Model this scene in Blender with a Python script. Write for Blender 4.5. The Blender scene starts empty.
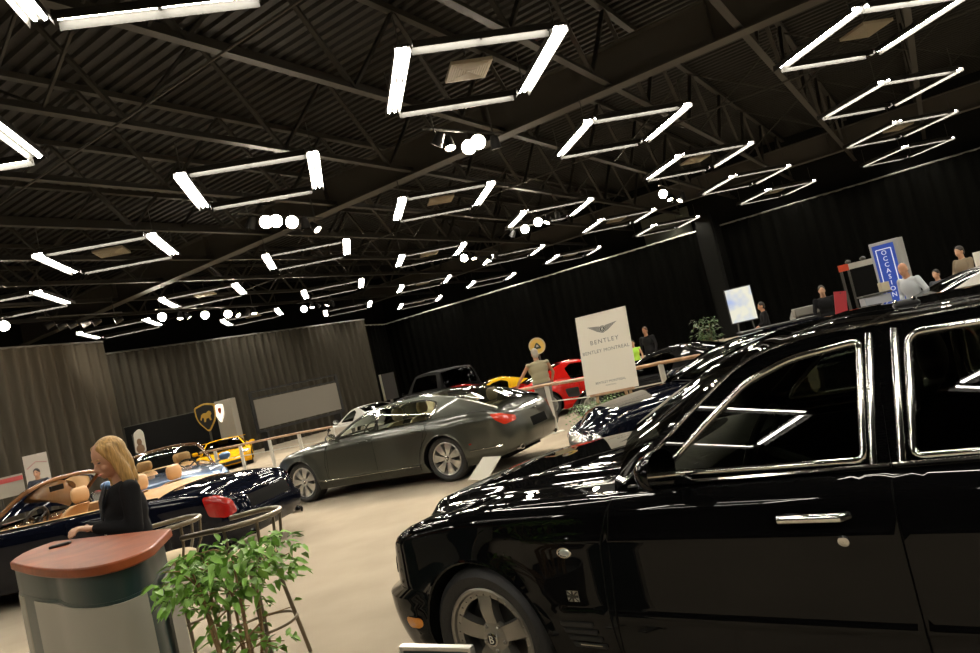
import bpy, bmesh, math, random
import numpy as np
from mathutils import Vector, Matrix, geometry
sin, cos, PI = math.sin, math.cos, math.pi
R = math.radians
random.seed(7)
scene = bpy.context.scene
COL = scene.collection

# ------------------------------------------------------------------ camera
CAM_H = 1.65
FOCAL = 720.0
ROLL, PITCH = R(13.24), R(2.79)
_f = Vector((0, cos(PITCH), sin(PITCH))); _u0 = Vector((0, -sin(PITCH), cos(PITCH))); _r0 = Vector((1, 0, 0))
CR = _r0 * cos(ROLL) - _u0 * sin(ROLL)
CU = _r0 * sin(ROLL) + _u0 * cos(ROLL)
cam_data = bpy.data.cameras.new('camera')
cam_data.sensor_width = 36.0
cam_data.lens = FOCAL / 980.0 * 36.0
cam_data.clip_end = 300
cam = bpy.data.objects.new('camera', cam_data)
cam.matrix_world = Matrix(((CR.x, CU.x, -_f.x, 0), (CR.y, CU.y, -_f.y, 0), (CR.z, CU.z, -_f.z, CAM_H), (0, 0, 0, 1)))
COL.objects.link(cam)
scene.camera = cam
def ray(px, py): return _f + CR * ((px - 490) / FOCAL) + CU * ((326.5 - py) / FOCAL)
def at(px, py, Y):            # point of the hall at a known distance ahead
    d = ray(px, py); d = d * (Y / d.y); return Vector((d.x, d.y, d.z + CAM_H))
def atz(px, py, z):           # point of the hall at a known height
    d = ray(px, py); d = d * ((z - CAM_H) / d.z); return Vector((d.x, d.y, z))

# ------------------------------------------------------------------ materials
MATS = {}
def mat(name, color=(.5, .5, .5), rough=.5, metal=0., emit=None, strength=0., coat=0., spec=.5, noise=0., nscale=20., bump=0., bscale=60., sheen=0.):
    if name in MATS: return MATS[name]
    m = bpy.data.materials.new(name); m.use_nodes = True
    nt = m.node_tree; b = nt.nodes['Principled BSDF']
    b.inputs['Base Color'].default_value = (*color, 1)
    b.inputs['Roughness'].default_value = rough
    b.inputs['Metallic'].default_value = metal
    b.inputs['Specular IOR Level'].default_value = spec
    if coat:
        b.inputs['Coat Weight'].default_value = coat; b.inputs['Coat Roughness'].default_value = .02
    if sheen: b.inputs['Sheen Weight'].default_value = sheen
    if emit:
        b.inputs['Emission Color'].default_value = (*emit, 1); b.inputs['Emission Strength'].default_value = strength
    if noise or bump:
        tc = nt.nodes.new('ShaderNodeTexCoord')
    if noise:
        n = nt.nodes.new('ShaderNodeTexNoise'); n.inputs['Scale'].default_value = nscale; n.inputs['Detail'].default_value = 4
        r = nt.nodes.new('ShaderNodeValToRGB')
        r.color_ramp.elements[0].position = .3; r.color_ramp.elements[1].position = .7
        r.color_ramp.elements[0].color = (*[max(0, c * (1 - noise)) for c in color], 1)
        r.color_ramp.elements[1].color = (*[min(1, c * (1 + noise)) for c in color], 1)
        nt.links.new(tc.outputs['Object'], n.inputs['Vector']); nt.links.new(n.outputs['Fac'], r.inputs['Fac'])
        nt.links.new(r.outputs['Color'], b.inputs['Base Color'])
    if bump:
        n2 = nt.nodes.new('ShaderNodeTexNoise'); n2.inputs['Scale'].default_value = bscale; n2.inputs['Detail'].default_value = 5
        bp = nt.nodes.new('ShaderNodeBump'); bp.inputs['Strength'].default_value = bump; bp.inputs['Distance'].default_value = .01
        nt.links.new(tc.outputs['Object'], n2.inputs['Vector']); nt.links.new(n2.outputs['Fac'], bp.inputs['Height'])
        nt.links.new(bp.outputs['Normal'], b.inputs['Normal'])
    MATS[name] = m
    return m
def paint(name, color, flake=0.):
    fresh = name not in MATS
    m = mat(name, color, .28 if flake else .6, .6 if flake else 0., coat=1.0, spec=.4 if flake else 0.)
    if fresh: m.node_tree.nodes['Principled BSDF'].inputs['Coat IOR'].default_value = 1.36
    return m
def glass(name, tint, refl=1.0):
    if name in MATS: return MATS[name]
    m = bpy.data.materials.new(name); m.use_nodes = True
    nt = m.node_tree; nt.nodes.clear()
    o = nt.nodes.new('ShaderNodeOutputMaterial'); mx = nt.nodes.new('ShaderNodeMixShader')
    fr = nt.nodes.new('ShaderNodeFresnel'); fr.inputs['IOR'].default_value = 1.5
    t = nt.nodes.new('ShaderNodeBsdfTransparent'); t.inputs['Color'].default_value = (*tint, 1)
    g = nt.nodes.new('ShaderNodeBsdfGlossy'); g.inputs['Roughness'].default_value = .01
    g.inputs['Color'].default_value = (refl, refl, refl, 1)
    nt.links.new(fr.outputs[0], mx.inputs[0]); nt.links.new(t.outputs[0], mx.inputs[1]); nt.links.new(g.outputs[0], mx.inputs[2])
    nt.links.new(mx.outputs[0], o.inputs['Surface'])
    MATS[name] = m
    return m
M_CHROME = mat('chrome', (.85, .84, .80), .08, 1.)
M_ALLOY = mat('alloy', (.62, .61, .57), .28, .85)
M_DARKALLOY = mat('satin_alloy', (.42, .41, .37), .32, .9)
M_TYRE = mat('tyre_rubber', (.018, .018, .018), .55, bump=.2, bscale=90)
M_BLACK = mat('black_plastic', (.012, .012, .012), .5)
M_VOID = mat('shadow_black', (.006, .006, .006), .9, spec=.1)
M_BRAKE = mat('brake_disc', (.25, .24, .22), .4, .9)
M_AMBER = mat('amber_lens', (.75, .26, .02), .15, coat=1.)
M_REDLENS = mat('red_lens', (.36, .010, .007), .12, coat=1.)
M_LAMPGLASS = mat('lamp_glass', (.75, .77, .75), .08, .7, coat=1.)
M_TAN = mat('tan_leather', (.62, .37, .17), .5)
M_CREAM = mat('cream_leather', (.62, .53, .36), .5)
M_DKLEATHER = mat('dark_leather', (.03, .028, .025), .45)
M_WOOD = mat('walnut_veneer', (.25, .11, .04), .2, coat=.8)
M_WHITE = mat('white_card', (.80, .75, .65), .6)
M_POST = mat('painted_post', (.62, .60, .53), .4)
M_RAILWOOD = mat('rail_wood', (.42, .24, .13), .4, noise=.25, nscale=8)
M_STEEL = mat('dark_steel', (.05, .048, .042), .6)

# ------------------------------------------------------------------ objects
def link(o, parent=None):
    COL.objects.link(o)
    if parent is not None: o.parent = parent
    return o
def tag(o, label=None, cat=None, group=None, kind=None):
    if label: o['label'] = label
    if cat: o['category'] = cat
    if group: o['group'] = group
    if kind: o['kind'] = kind
    return o
def thing(name, label, cat, loc=(0, 0, 0), rz=0, group=None):
    o = bpy.data.objects.new(name, None); o.empty_display_size = .1
    o.location = loc; o.rotation_euler = (0, 0, rz); COL.objects.link(o)
    return tag(o, label, cat, group)
def copy_tree(o, parent=None, kids=None):
    if kids is None:
        kids = {}
        for q in COL.objects:
            if q.parent: kids.setdefault(q.parent.name, []).append(q)
    c = o.copy(); COL.objects.link(c); c.parent = parent
    for ch in kids.get(o.name, ()): copy_tree(ch, c, kids)
    return c
def mesh_obj(name, me, m, parent=None, loc=None):
    if m is not None and not me.materials: me.materials.append(m)
    o = bpy.data.objects.new(name, me)
    if loc is not None: o.location = loc
    return link(o, parent)

class MB:
    def __init__(s): s.v = []; s.f = []
    def add(s, vs, fs, M=None):
        k = len(s.v)
        s.v += [tuple(M @ Vector(p)) if M is not None else tuple(p) for p in vs]
        s.f += [[k + i for i in f] for f in fs]
        return s
    def box(s, c, d, M=None):
        x, y, z = c; a, b, h = d[0] / 2, d[1] / 2, d[2] / 2
        vs = [(x + i * a, y + j * b, z + k * h) for k in (-1, 1) for j in (-1, 1) for i in (-1, 1)]
        return s.add(vs, [(0, 2, 3, 1), (4, 5, 7, 6), (0, 1, 5, 4), (2, 6, 7, 3), (0, 4, 6, 2), (1, 3, 7, 5)], M)
    def bar(s, p, q, w, h, up=(0, 0, 1)):
        p, q = Vector(p), Vector(q); d = q - p; L = d.length; d.normalize()
        up = Vector(up); sx = d.cross(up)
        if sx.length < 1e-4: sx = d.cross(Vector((1, 0, 0)))
        sx.normalize(); uz = sx.cross(d)
        Mx = Matrix(((d.x, sx.x, uz.x, (p.x + q.x) / 2), (d.y, sx.y, uz.y, (p.y + q.y) / 2), (d.z, sx.z, uz.z, (p.z + q.z) / 2), (0, 0, 0, 1)))
        return s.box((0, 0, 0), (L, w, h), Mx)
    def tube(s, pts, r, n=8, closed=False, M=None, flat=1.0):
        pts = [Vector(p) for p in pts]; N = len(pts)
        rs = r if isinstance(r, (list, tuple)) else [r] * N
        vs = []; prev = None
        for i, p in enumerate(pts):
            a = pts[i - 1] if (i > 0 or closed) else p
            b = pts[(i + 1) % N] if (i < N - 1 or closed) else p
            t = (b - a)
            if t.length < 1e-9: t = Vector((0, 0, 1))
            t.normalize()
            if prev is None:
                nrm = t.cross(Vector((0, 0, 1)))
                if nrm.length < .1: nrm = t.cross(Vector((0, 1, 0)))
            else:
                nrm = prev - t * prev.dot(t)
                if nrm.length < 1e-6: nrm = t.orthogonal()
            nrm.normalize(); prev = nrm; bn = t.cross(nrm)
            for k in range(n):
                an = 2 * PI * k / n
                vs.append(p + nrm * (rs[i] * cos(an)) + bn * (rs[i] * flat * sin(an)))
        fs = []
        for i in range(N if closed else N - 1):
            j = (i + 1) % N
            for k in range(n):
                fs.append((i * n + k, i * n + (k + 1) % n, j * n + (k + 1) % n, j * n + k))
        if not closed:
            fs.append(tuple(range(n))[::-1]); fs.append(tuple(range((N - 1) * n, N * n)))
        return s.add(vs, fs, M)
    def lathe(s, prof, n=24, M=None, cap=False):      # prof (r, z) about z
        vs = [(r * cos(2 * PI * k / n), r * sin(2 * PI * k / n), z) for r, z in prof for k in range(n)]
        fs = [(i * n + k, i * n + (k + 1) % n, (i + 1) * n + (k + 1) % n, (i + 1) * n + k) for i in range(len(prof) - 1) for k in range(n)]
        if cap:
            fs.append(tuple(range(n))[::-1]); m = (len(prof) - 1) * n; fs.append(tuple(range(m, m + n)))
        return s.add(vs, fs, M)
    def prism(s, poly, d, M=None):                    # poly in xy, z 0..d
        n = len(poly)
        vs = [(x, y, 0) for x, y in poly] + [(x, y, d) for x, y in poly]
        return s.add(vs, [tuple(range(n))[::-1], tuple(range(n, 2 * n))] + [(i, (i + 1) % n, n + (i + 1) % n, n + i) for i in range(n)], M)
    def grid(s, P, flip=False, M=None):
        a, b = len(P), len(P[0])
        vs = [p for row in P for p in row]
        fs = [(i * b + j, i * b + j + 1, (i + 1) * b + j + 1, (i + 1) * b + j) for i in range(a - 1) for j in range(b - 1)]
        if flip: fs = [f[::-1] for f in fs]
        return s.add(vs, fs, M)
    def ball(s, c, r, n=12, m=8, M=None):
        rx, ry, rz = (r, r, r) if not isinstance(r, (tuple, list)) else r
        vs = [(c[0], c[1], c[2] - rz)]; fs = []
        for i in range(1, m):
            a = -PI / 2 + PI * i / m
            for k in range(n):
                vs.append((c[0] + rx * cos(a) * cos(2 * PI * k / n), c[1] + ry * cos(a) * sin(2 * PI * k / n), c[2] + rz * sin(a)))
        vs.append((c[0], c[1], c[2] + rz)); L = len(vs) - 1
        for k in range(n): fs.append((0, 1 + (k + 1) % n, 1 + k))
        for i in range(m - 2):
            for k in range(n):
                a = 1 + i * n; fs.append((a + k, a + (k + 1) % n, a + n + (k + 1) % n, a + n + k))
        a = 1 + (m - 2) * n
        for k in range(n): fs.append((a + k, a + (k + 1) % n, L))
        return s.add(vs, fs, M)
    def mesh(s, name, smooth=None, merge=False):
        me = bpy.data.meshes.new(name); me.from_pydata(s.v, [], s.f)
        bm = bmesh.new(); bm.from_mesh(me)
        if merge: bmesh.ops.remove_doubles(bm, verts=bm.verts, dist=1e-4)
        bmesh.ops.recalc_face_normals(bm, faces=bm.faces)
        bm.to_mesh(me); bm.free()
        if smooth is not None:
            for p in me.polygons: p.use_smooth = True
            if smooth < 179: me.set_sharp_from_angle(angle=R(smooth))
        return me
    def build(s, name, m, parent=None, smooth=40, merge=False, loc=None, bevel=0.):
        me = s.mesh(name, smooth, merge)
        o = mesh_obj(name, me, m, parent, loc)
        if bevel:
            b = o.modifiers.new('edge', 'BEVEL'); b.width = bevel; b.segments = 2; b.limit_method = 'ANGLE'; b.angle_limit = R(40)
        return o
def baked(o):
    dg = bpy.context.evaluated_depsgraph_get(); dg.update()
    me = bpy.data.meshes.new_from_object(o.evaluated_get(dg))
    return me
def blob(mb, voxel, smooth=2, name='blob'):
    me = mb.mesh(name)
    o = bpy.data.objects.new('tmp', me); COL.objects.link(o)
    m = o.modifiers.new('r', 'REMESH'); m.mode = 'VOXEL'; m.voxel_size = voxel; m.use_smooth_shade = True
    if smooth:
        q = o.modifiers.new('s', 'SMOOTH'); q.iterations = smooth; q.factor = .5
    r = baked(o); bpy.data.objects.remove(o)
    r.materials.clear()
    for p in r.polygons: p.use_smooth = True
    return r
def text_mesh(body, size, depth=.001, align='CENTER', spacing=1.0):
    c = bpy.data.curves.new('txt', 'FONT'); c.body = body; c.size = size; c.extrude = depth; c.align_x = align; c.align_y = 'CENTER'
    c.space_character = spacing; c.resolution_u = 2
    o = bpy.data.objects.new('tmp', c); COL.objects.link(o)
    me = baked(o); bpy.data.objects.remove(o)
    return me
def text_obj(name, body, size, m, M, parent, depth=.001, spacing=1.0):
    me = text_mesh(body, size, depth, spacing=spacing); me.transform(M); me.materials.clear(); me.materials.append(m)
    return mesh_obj(name, me, None, parent)
def frame3(o, x, y, z):
    return Matrix(((x[0], y[0], z[0], o[0]), (x[1], y[1], z[1], o[1]), (x[2], y[2], z[2], o[2]), (0, 0, 0, 1)))
def pchip(pts):
    xs = [p[0] for p in pts]; ys = [p[1] for p in pts]; n = len(xs)
    d = [(ys[i + 1] - ys[i]) / (xs[i + 1] - xs[i]) for i in range(n - 1)]
    m = [0.] * n
    for i in range(1, n - 1):
        m[i] = 0 if d[i - 1] * d[i] <= 0 else 2 * d[i - 1] * d[i] / (d[i - 1] + d[i])
    if n > 1: m[0], m[-1] = d[0], d[-1]
    def f(x):
        if x <= xs[0]: return ys[0]
        if x >= xs[-1]: return ys[-1]
        lo, hi = 0, n - 1
        while hi - lo > 1:
            k = (lo + hi) // 2
            if xs[k] <= x: lo = k
            else: hi = k
        h = xs[lo + 1] - xs[lo]; t = (x - xs[lo]) / h
        return ys[lo] * (1 + 2 * t) * (1 - t) ** 2 + m[lo] * h * t * (1 - t) ** 2 + ys[lo + 1] * t * t * (3 - 2 * t) + m[lo + 1] * h * t * t * (t - 1)
    return f
def catmull(pts, seg=10, closed=False):
    P = [Vector(p) for p in pts]; n = len(P); out = []
    for i in range(n if closed else n - 1):
        a = P[(i - 1) % n] if (closed or i > 0) else P[0] * 2 - P[1]
        b = P[i]; c = P[(i + 1) % n]
        d = P[(i + 2) % n] if (closed or i + 2 < n) else P[-1] * 2 - P[-2]
        for k in range(seg):
            t = k / seg
            out.append(.5 * ((2 * b) + (c - a) * t + (2 * a - 5 * b + 4 * c - d) * t * t + (3 * b - a - 3 * c + d) * t ** 3))
    if not closed: out.append(P[-1])
    return out
def fillet(poly, r, n=5):
    P = [Vector(p[:2]) for p in poly]; N = len(P); out = []
    rr = r if isinstance(r, (list, tuple)) else [r] * N
    for i in range(N):
        a, b, c = P[i - 1], P[i], P[(i + 1) % N]
        u, v = (a - b), (c - b); lu, lv = u.length, v.length; u.normalize(); v.normalize()
        d = min(rr[i], lu * .45, lv * .45)
        if d < 1e-4: out.append((b.x, b.y)); continue
        p, q = b + u * d, b + v * d
        for k in range(n + 1):
            t = k / n; w = p * (1 - t) ** 2 + b * 2 * t * (1 - t) + q * t * t; out.append((w.x, w.y))
    return out
def inpoly(x, y, poly):
    r = False; n = len(poly); j = n - 1
    for i in range(n):
        xi, yi = poly[i]; xj, yj = poly[j]
        if (yi > y) != (yj > y) and x < (xj - xi) * (y - yi) / (yj - yi) + xi: r = not r
        j = i
    return r
def densify(poly, step):
    out = []; n = len(poly)
    for i in range(n):
        a, b = Vector(poly[i]), Vector(poly[(i + 1) % n]); k = max(1, int(math.ceil((b - a).length / step)))
        for j in range(k):
            w = a.lerp(b, j / k); out.append((w.x, w.y))
    return out
def cdt_regions(outer, regions, step, sx=1.0):
    """Triangulate the outer polygon with the regions' edges kept; returns verts2d, {region name or 'body': faces}."""
    polys = [outer] + [r[1] for r in regions]
    V = []; E = []
    for p in polys:
        k = len(V); V += [Vector(q) for q in p]; E += [(k + i, k + (i + 1) % len(p)) for i in range(len(p))]
    bpts = np.array([(v.x, v.y) for v in V])
    x0, x1 = min(p[0] for p in outer), max(p[0] for p in outer); y0, y1 = min(p[1] for p in outer), max(p[1] for p in outer)
    gx, gy = step
    nx, ny = int((x1 - x0) / gx) + 1, int((y1 - y0) / gy) + 1
    for i in range(nx + 1):
        for j in range(ny + 1):
            x, y = x0 + i * gx + (gx / 2 if j % 2 else 0), y0 + (j + .5) * gy
            if inpoly(x, y, outer):
                d = (bpts[:, 0] - x) ** 2 + (bpts[:, 1] - y) ** 2
                if d.min() > (min(step) * .45) ** 2: V.append(Vector((x, y)))
    vv, ee, ff, *_ = geometry.delaunay_2d_cdt(V, E, [], 0, 1e-6)
    out = {}
    for f in ff:
        cx = sum(vv[i].x for i in f) / len(f); cy = sum(vv[i].y for i in f) / len(f)
        if not inpoly(cx, cy, outer): continue
        key = 'body'
        for nme, p, *_2 in regions:
            if inpoly(cx, cy, p): key = nme
        out.setdefault(key, []).append(f)
    return vv, out
def patch_mesh(name, vv, faces, fn, nfn=None, offset=0., both=False, sides=(-1,)):
    """Mesh of CDT faces mapped by fn(u,v)->Vector (left side, y<0); analytic normals; optional mirrored right side."""
    used = sorted({i for f in faces for i in f}); idx = {i: k for k, i in enumerate(used)}
    co = []; nr = []
    for i in used:
        p, n = fn(vv[i].x, vv[i].y)
        co.append(p + n * offset); nr.append(n)
    verts = []; fs = []; ns = []
    for s in sides:
        k = len(verts)
        for p, n in zip(co, nr):
            verts.append((p.x, p.y if s < 0 else -p.y, p.z)); ns.append((n.x, n.y if s < 0 else -n.y, n.z))
        for f in faces:
            a = [idx[i] for i in f]
            nf = (Vector(verts[k + a[1]]) - Vector(verts[k + a[0]])).cross(Vector(verts[k + a[2]]) - Vector(verts[k + a[0]]))
            if nf.dot(Vector(ns[k + a[0]])) < 0: a = a[::-1]
            fs.append([k + q for q in a])
    me = bpy.data.meshes.new(name); me.from_pydata(verts, [], fs)
    for p in me.polygons: p.use_smooth = True
    me.normals_split_custom_set_from_vertices(ns)
    return me
# ------------------------------------------------------------------ motor cars
# car frame: x runs from nose to tail (front axle at 0), the car's left side is at y < 0, z up
class Car:
    def __init__(s, root, sp):
        s.root = root; s.sp = sp
        sf, sr, W, af, ar, nf, nr = sp['sf'], sp['sr'], sp['W'], sp['af'], sp['ar'], sp['nf'], sp['nr']
        pts = []
        for i in range(121):
            a = PI / 2 * i / 120
            pts.append((sf + af * (1 - max(0, cos(a)) ** (2 / nf)), W * sin(a) ** (2 / nf)))
        x = pts[-1][0]
        for i in range(1, 80): pts.append((x + (sr - ar - x) * i / 80, W))
        for i in range(121):
            a = PI / 2 * (1 - i / 120)
            pts.append((sr - ar * (1 - max(0, cos(a)) ** (2 / nr)), W * sin(a) ** (2 / nr)))
        mid = (sf + sr) / 2; half = (sr - sf) / 2; bar = sp.get('barrel', .03)
        wf = sp.get('width')
        pts = [(a, b * (1 - bar * abs((a - mid) / half) ** 2.2) * (wf(a) if wf else 1)) for a, b in pts]
        P = np.array(pts); seg = np.hypot(*(P[1:] - P[:-1]).T); U = np.concatenate([[0], np.cumsum(seg)])
        s.P, s.U, s.Umax = P, U, U[-1]
        T = np.gradient(P, U, axis=0); T /= np.linalg.norm(T, axis=1)[:, None] + 1e-12
        s.N = np.stack([-T[:, 1], T[:, 0]], 1)          # outward: (-1,0) at the nose, (0,1) on the side
        k0 = int(np.argmax(P[:, 1] > 0.985 * P[:, 1].max())); k1 = len(P) - 1 - int(np.argmax(P[::-1, 1] > .985 * P[:, 1].max()))
        s.ztf = pchip(sp['zt']); s.zbf = sp['zb'] if callable(sp['zb']) else pchip(sp['zb'])
        s.prof = pchip(sp['prof']); s.fl = pchip(sp['frontlean']); s.rl = pchip(sp['rearlean'])
    def plan(s, u):
        u = min(max(u, 0), s.Umax)
        x = float(np.interp(u, s.U, s.P[:, 0])); y = float(np.interp(u, s.U, s.P[:, 1]))
        nx = float(np.interp(u, s.U, s.N[:, 0])); ny = float(np.interp(u, s.U, s.N[:, 1]))
        return x, y, nx, ny
    def su(s, x):                                       # side: length position -> girth position
        i0 = int(np.searchsorted(s.P[:, 0], x)); i0 = min(max(i0, 1), len(s.U) - 1)
        return float(np.interp(x, s.P[:, 0], s.U))
    def uy(s, y, rear=False):                           # front or rear face: lateral position -> girth position
        h = len(s.U) // 3
        if rear: return float(np.interp(-y, -s.P[-h:, 1], s.U[-h:]))
        return float(np.interp(y, s.P[:h, 1], s.U[:h]))
    def zt(s, u): return s.ztf(s.plan(u)[0])
    def zbase(s, u): return s.zbf(s.plan(u)[0])
    def pos(s, u, z):
        sp = s.sp; x, y, nx, ny = s.plan(u)
        zt = s.ztf(x); rt = sp['rt']
        d = max(0., zt - z); ins = 0.
        if d < rt: ins += rt * (1 - math.sqrt(max(0, 1 - (1 - d / rt) ** 2)))
        ins -= s.prof(z) * 1.0
        wfr = max(0., -nx) ** 1.2; wrr = max(0., nx) ** 1.2
        for (z0, z1, out, s0, s1, fade) in sp.get('bumps', ()):   # bumpers: outward steps between two heights
            w = min(1., max(0., (z - z0) / .025)) * min(1., max(0., (z1 - z) / .02))
            w = w * w * (3 - 2 * w)
            q = min(1., max(0., min((x - s0) / fade + (s0 < sp['sf']) * 9, (s1 - x) / fade + (s1 > sp['sr']) * 9)))
            ins -= out * w * q
        for (xc, zc, rr, out, wd) in sp.get('flares', ()):        # wheel-arch swells and haunches
            dd = math.hypot(x - xc, (z - zc)) - rr
            if -.3 < dd < wd: ins -= out * (1 - max(0, dd) / wd) ** 2
        ins = min(ins, y * .999) if ny > .7 else ins
        px = x - nx * ins + wfr * s.fl(z) + wrr * s.rl(z)
        py = y - ny * ins
        return Vector((px, -max(py, 0), z))
    def G(s, u, z):
        e = 2e-3; p = s.pos(u, z)
        u0, u1 = max(0, u - e), min(s.Umax, u + e)
        zt = s.zt(u)
        z1 = min(zt - 1e-4, z + e) if z < zt - 2e-4 else z; z0 = z - e if z1 > z else z - 2 * e
        du = s.pos(u1, z) - s.pos(u0, z); dz = s.pos(u, z1) - s.pos(u, z0)
        n = dz.cross(du)
        x, y, nx, ny = s.plan(u)
        o = Vector((nx, -ny, .3))
        if n.length < 1e-12: n = o
        n.normalize()
        if n.dot(o) < 0: n = -n
        if u <= 1e-6 or u >= s.Umax - 1e-6: n = Vector((n.x, 0, n.z)).normalized()
        return p, n
    def girdle(s, regions, paintm, mats, step=(.07, .05)):
        sp = s.sp; us = [0.]
        while us[-1] < s.Umax:
            x, y, nx, ny = s.plan(us[-1]); us.append(us[-1] + (.035 if 0.05 < abs(nx) < .97 else .06))
        us[-1] = s.Umax
        s.us = us
        top = [(u, s.zt(u)) for u in us]
        arcs = []
        for (xc, zc, r) in sp['arches']:
            b = s.zbf(xc); h = math.sqrt(max(0, r * r - (zc - b) ** 2))
            u0, u1 = s.su(xc - h), s.su(xc + h)
            a0 = PI + math.asin((zc - b) / r); a1 = -math.asin((zc - b) / r)
            arcs.append((u0, u1, [(s.su(xc + r * cos(a0 + (a1 - a0) * i / 28)), zc + r * sin(a0 + (a1 - a0) * i / 28)) for i in range(29)]))
        bot = []
        for u in us:
            if any(a - .004 < u < b + .004 for a, b, _ in arcs): continue
            bot.append((u, s.zbase(u)))
        for a, b, pts in arcs: bot += pts
        bot = [p for a, b, pts in [(0, 0, 0)] for p in bot]
        # order along the bottom: outside points by u, each arch inserted whole
        outside = [p for p in bot if not any(p in pts for _, _, pts in arcs)]
        seq = []; k = 0; arcs.sort()
        for a, b, pts in arcs:
            while k < len(outside) and outside[k][0] < a: seq.append(outside[k]); k += 1
            seq += pts
        seq += outside[k:]
        outer = seq + top[::-1]
        vv, reg = cdt_regions(outer, regions, step)
        s.vv = vv
        made = {}
        for key, faces in reg.items():
            if key == 'body': continue
            nme, off, mk, sides = next((r[0].split('#')[0], r[2], r[3], r[4]) for r in regions if r[0] == key)
            for sd in sides:
                me = patch_mesh(nme, vv, faces, s.G, offset=off, sides=(sd,))
                made.setdefault(key, []).append(mesh_obj(nme, me, mats[mk], s.root))
        me = patch_mesh('body_shell', vv, reg['body'], s.G, sides=(-1, 1))
        made['body'] = mesh_obj('body_shell', me, paintm, s.root)
        # rolled lips of the arches, inner wells and floor pan
        well = MB()
        for (xc, zc, r) in sp['arches']:
            b = s.zbf(xc); a0 = PI + math.asin((zc - b) / r); a1 = -math.asin((zc - b) / r)
            pts = [s.pos(s.su(xc + r * cos(a0 + (a1 - a0) * i / 28)), zc + r * sin(a0 + (a1 - a0) * i / 28)) for i in range(29)]
            for sg in (1, -1):
                q = [Vector((p.x, p.y * sg + .008 * sg, p.z)) for p in pts]
                lip = MB(); lip.tube(q, .011, 6); lip.build('arch_lip', paintm, s.root)
                well.grid([[Vector((p.x, p.y + .0 * sg, p.z)) for p in q], [Vector((p.x, (p.y + .34 * sg), p.z)) for p in q]])
                c = Vector((xc, q[0].y + .34 * sg, zc))
                for i in range(28): well.add([c, (q[i].x, c.y, q[i].z), (q[i + 1].x, c.y, q[i + 1].z)], [(0, 1, 2)])
        well.box(((sp['sf'] + sp['sr']) / 2, 0, sp['floor'] + .06), (sp['sr'] - sp['sf'] - .75, 2 * sp['W'] - .75, .12))
        well.build('wheel_well', M_VOID, s.root)
        return made
    def edge(s, x):                                     # top edge of the girdle at length x: (|y|, z)
        u = s.su(x); p = s.pos(u, s.zt(u)); return -p.y, p.z
    def deck(s, name, x0, x1, zc, q, m, nv=10, shape=None, yin=None, lift=0., top_extra=None):
        """Upper skin between the two girdle edges, x0..x1; zc(x) = centre line height."""
        xs = [s.plan(u)[0] for u in s.us]
        us = [u for u, x in zip(s.us, xs) if x0 - 1e-6 <= x <= x1 + 1e-6]
        ua, ub = s.su(x0), s.su(x1)
        if x0 <= sp_min(s): ua = 0.
        if x1 >= sp_max(s): ub = s.Umax
        us = sorted(set([ua] + [u for u in us if ua < u < ub] + [ub]))
        rows = []
        for u in us:
            p = s.pos(u, s.zt(u)); ye = -p.y; x = p.x; xo = s.plan(u)[0]
            row = []
            for j in range(-nv, nv + 1):
                t = j / nv; a = abs(t)
                g = (shape(a, xo) if shape else 1 - a ** q)
                row.append((x, t * ye, p.z + (zc(xo) - p.z) * g + lift * g))
            rows.append(row)
        b = MB(); b.grid(rows)
        return b.build(name, m, s.root, smooth=50, merge=True)
    # ---- upper structure
    def house(s, rail, lean, curv, crowns, iA, iB, windows, paintm, glassm, mats, seg=10, frame_regions=(), vband=.92, rear_glass=None, sheet_names=('windshield', 'roof_panel', 'rear_window'), solid_sides=True, belt_drop=.0):
        zb0 = lambda x: s.edge(x)[1] - belt_drop
        def Y(x, z):
            yb, zb = s.edge(x); d = max(0, z - zb); return yb - lean * d - curv * d * d
        s.Yg = Y
        C = catmull([(a, 0, b) for a, b in rail], seg)
        RL = [(p.x, p.z) for p in C]
        s.RL = RL
        n = len(RL)
        cw = pchip([(i * seg * (len(rail) - 1) / (len(crowns) - 1), c) for i, c in enumerate(crowns)])
        rows = []
        vs = [-1, -.975, -vband, -.8, -.6, -.4, -.2, 0, .2, .4, .6, .8, vband, .975, 1]
        def sheet(i, v, off=0.):
            i0, i1 = max(0, i - 1), min(n - 1, i + 1)
            t = Vector((RL[i1][0] - RL[i0][0], RL[i1][1] - RL[i0][1])); t.normalize()
            nx, nz = -t.y, t.x                          # outward from the roof line
            c = cw(i) * (1 - abs(v) ** 2.4) + off
            x, z = RL[i]; return Vector((x + nx * c, Y(x, z) * v, z + nz * c))
        s.sheet = sheet
        def part(name, ia, ib, va, vb, m, off=0.):
            b = MB(); b.grid([[sheet(i, v, off) for v in vs if va - 1e-6 <= v <= vb + 1e-6] for i in range(ia, ib + 1)])
            return b.build(name, m, s.root, smooth=60)
        kA, kB = iA * seg, iB * seg
        made = {}
        g0 = 1
        if sheet_names[0]:
            part(sheet_names[0], g0, kA, -vband, vband, glassm, -.004)
            for va, vb in ((-1, -vband), (vband, 1)): part('windscreen_pillar', 0, kA, va, vb, paintm)
        if sheet_names[1]:
            made['roof'] = part(sheet_names[1], kA, kB, -1, 1, paintm)
        if sheet_names[2]:
            gb = rear_glass or vband
            part(sheet_names[2], kB, n - 2, -vband, vband, glassm, -.004)
            for va, vb in ((-1, -vband), (vband, 1)): part('rear_pillar', kB, n - 1, va, vb, paintm)
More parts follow.
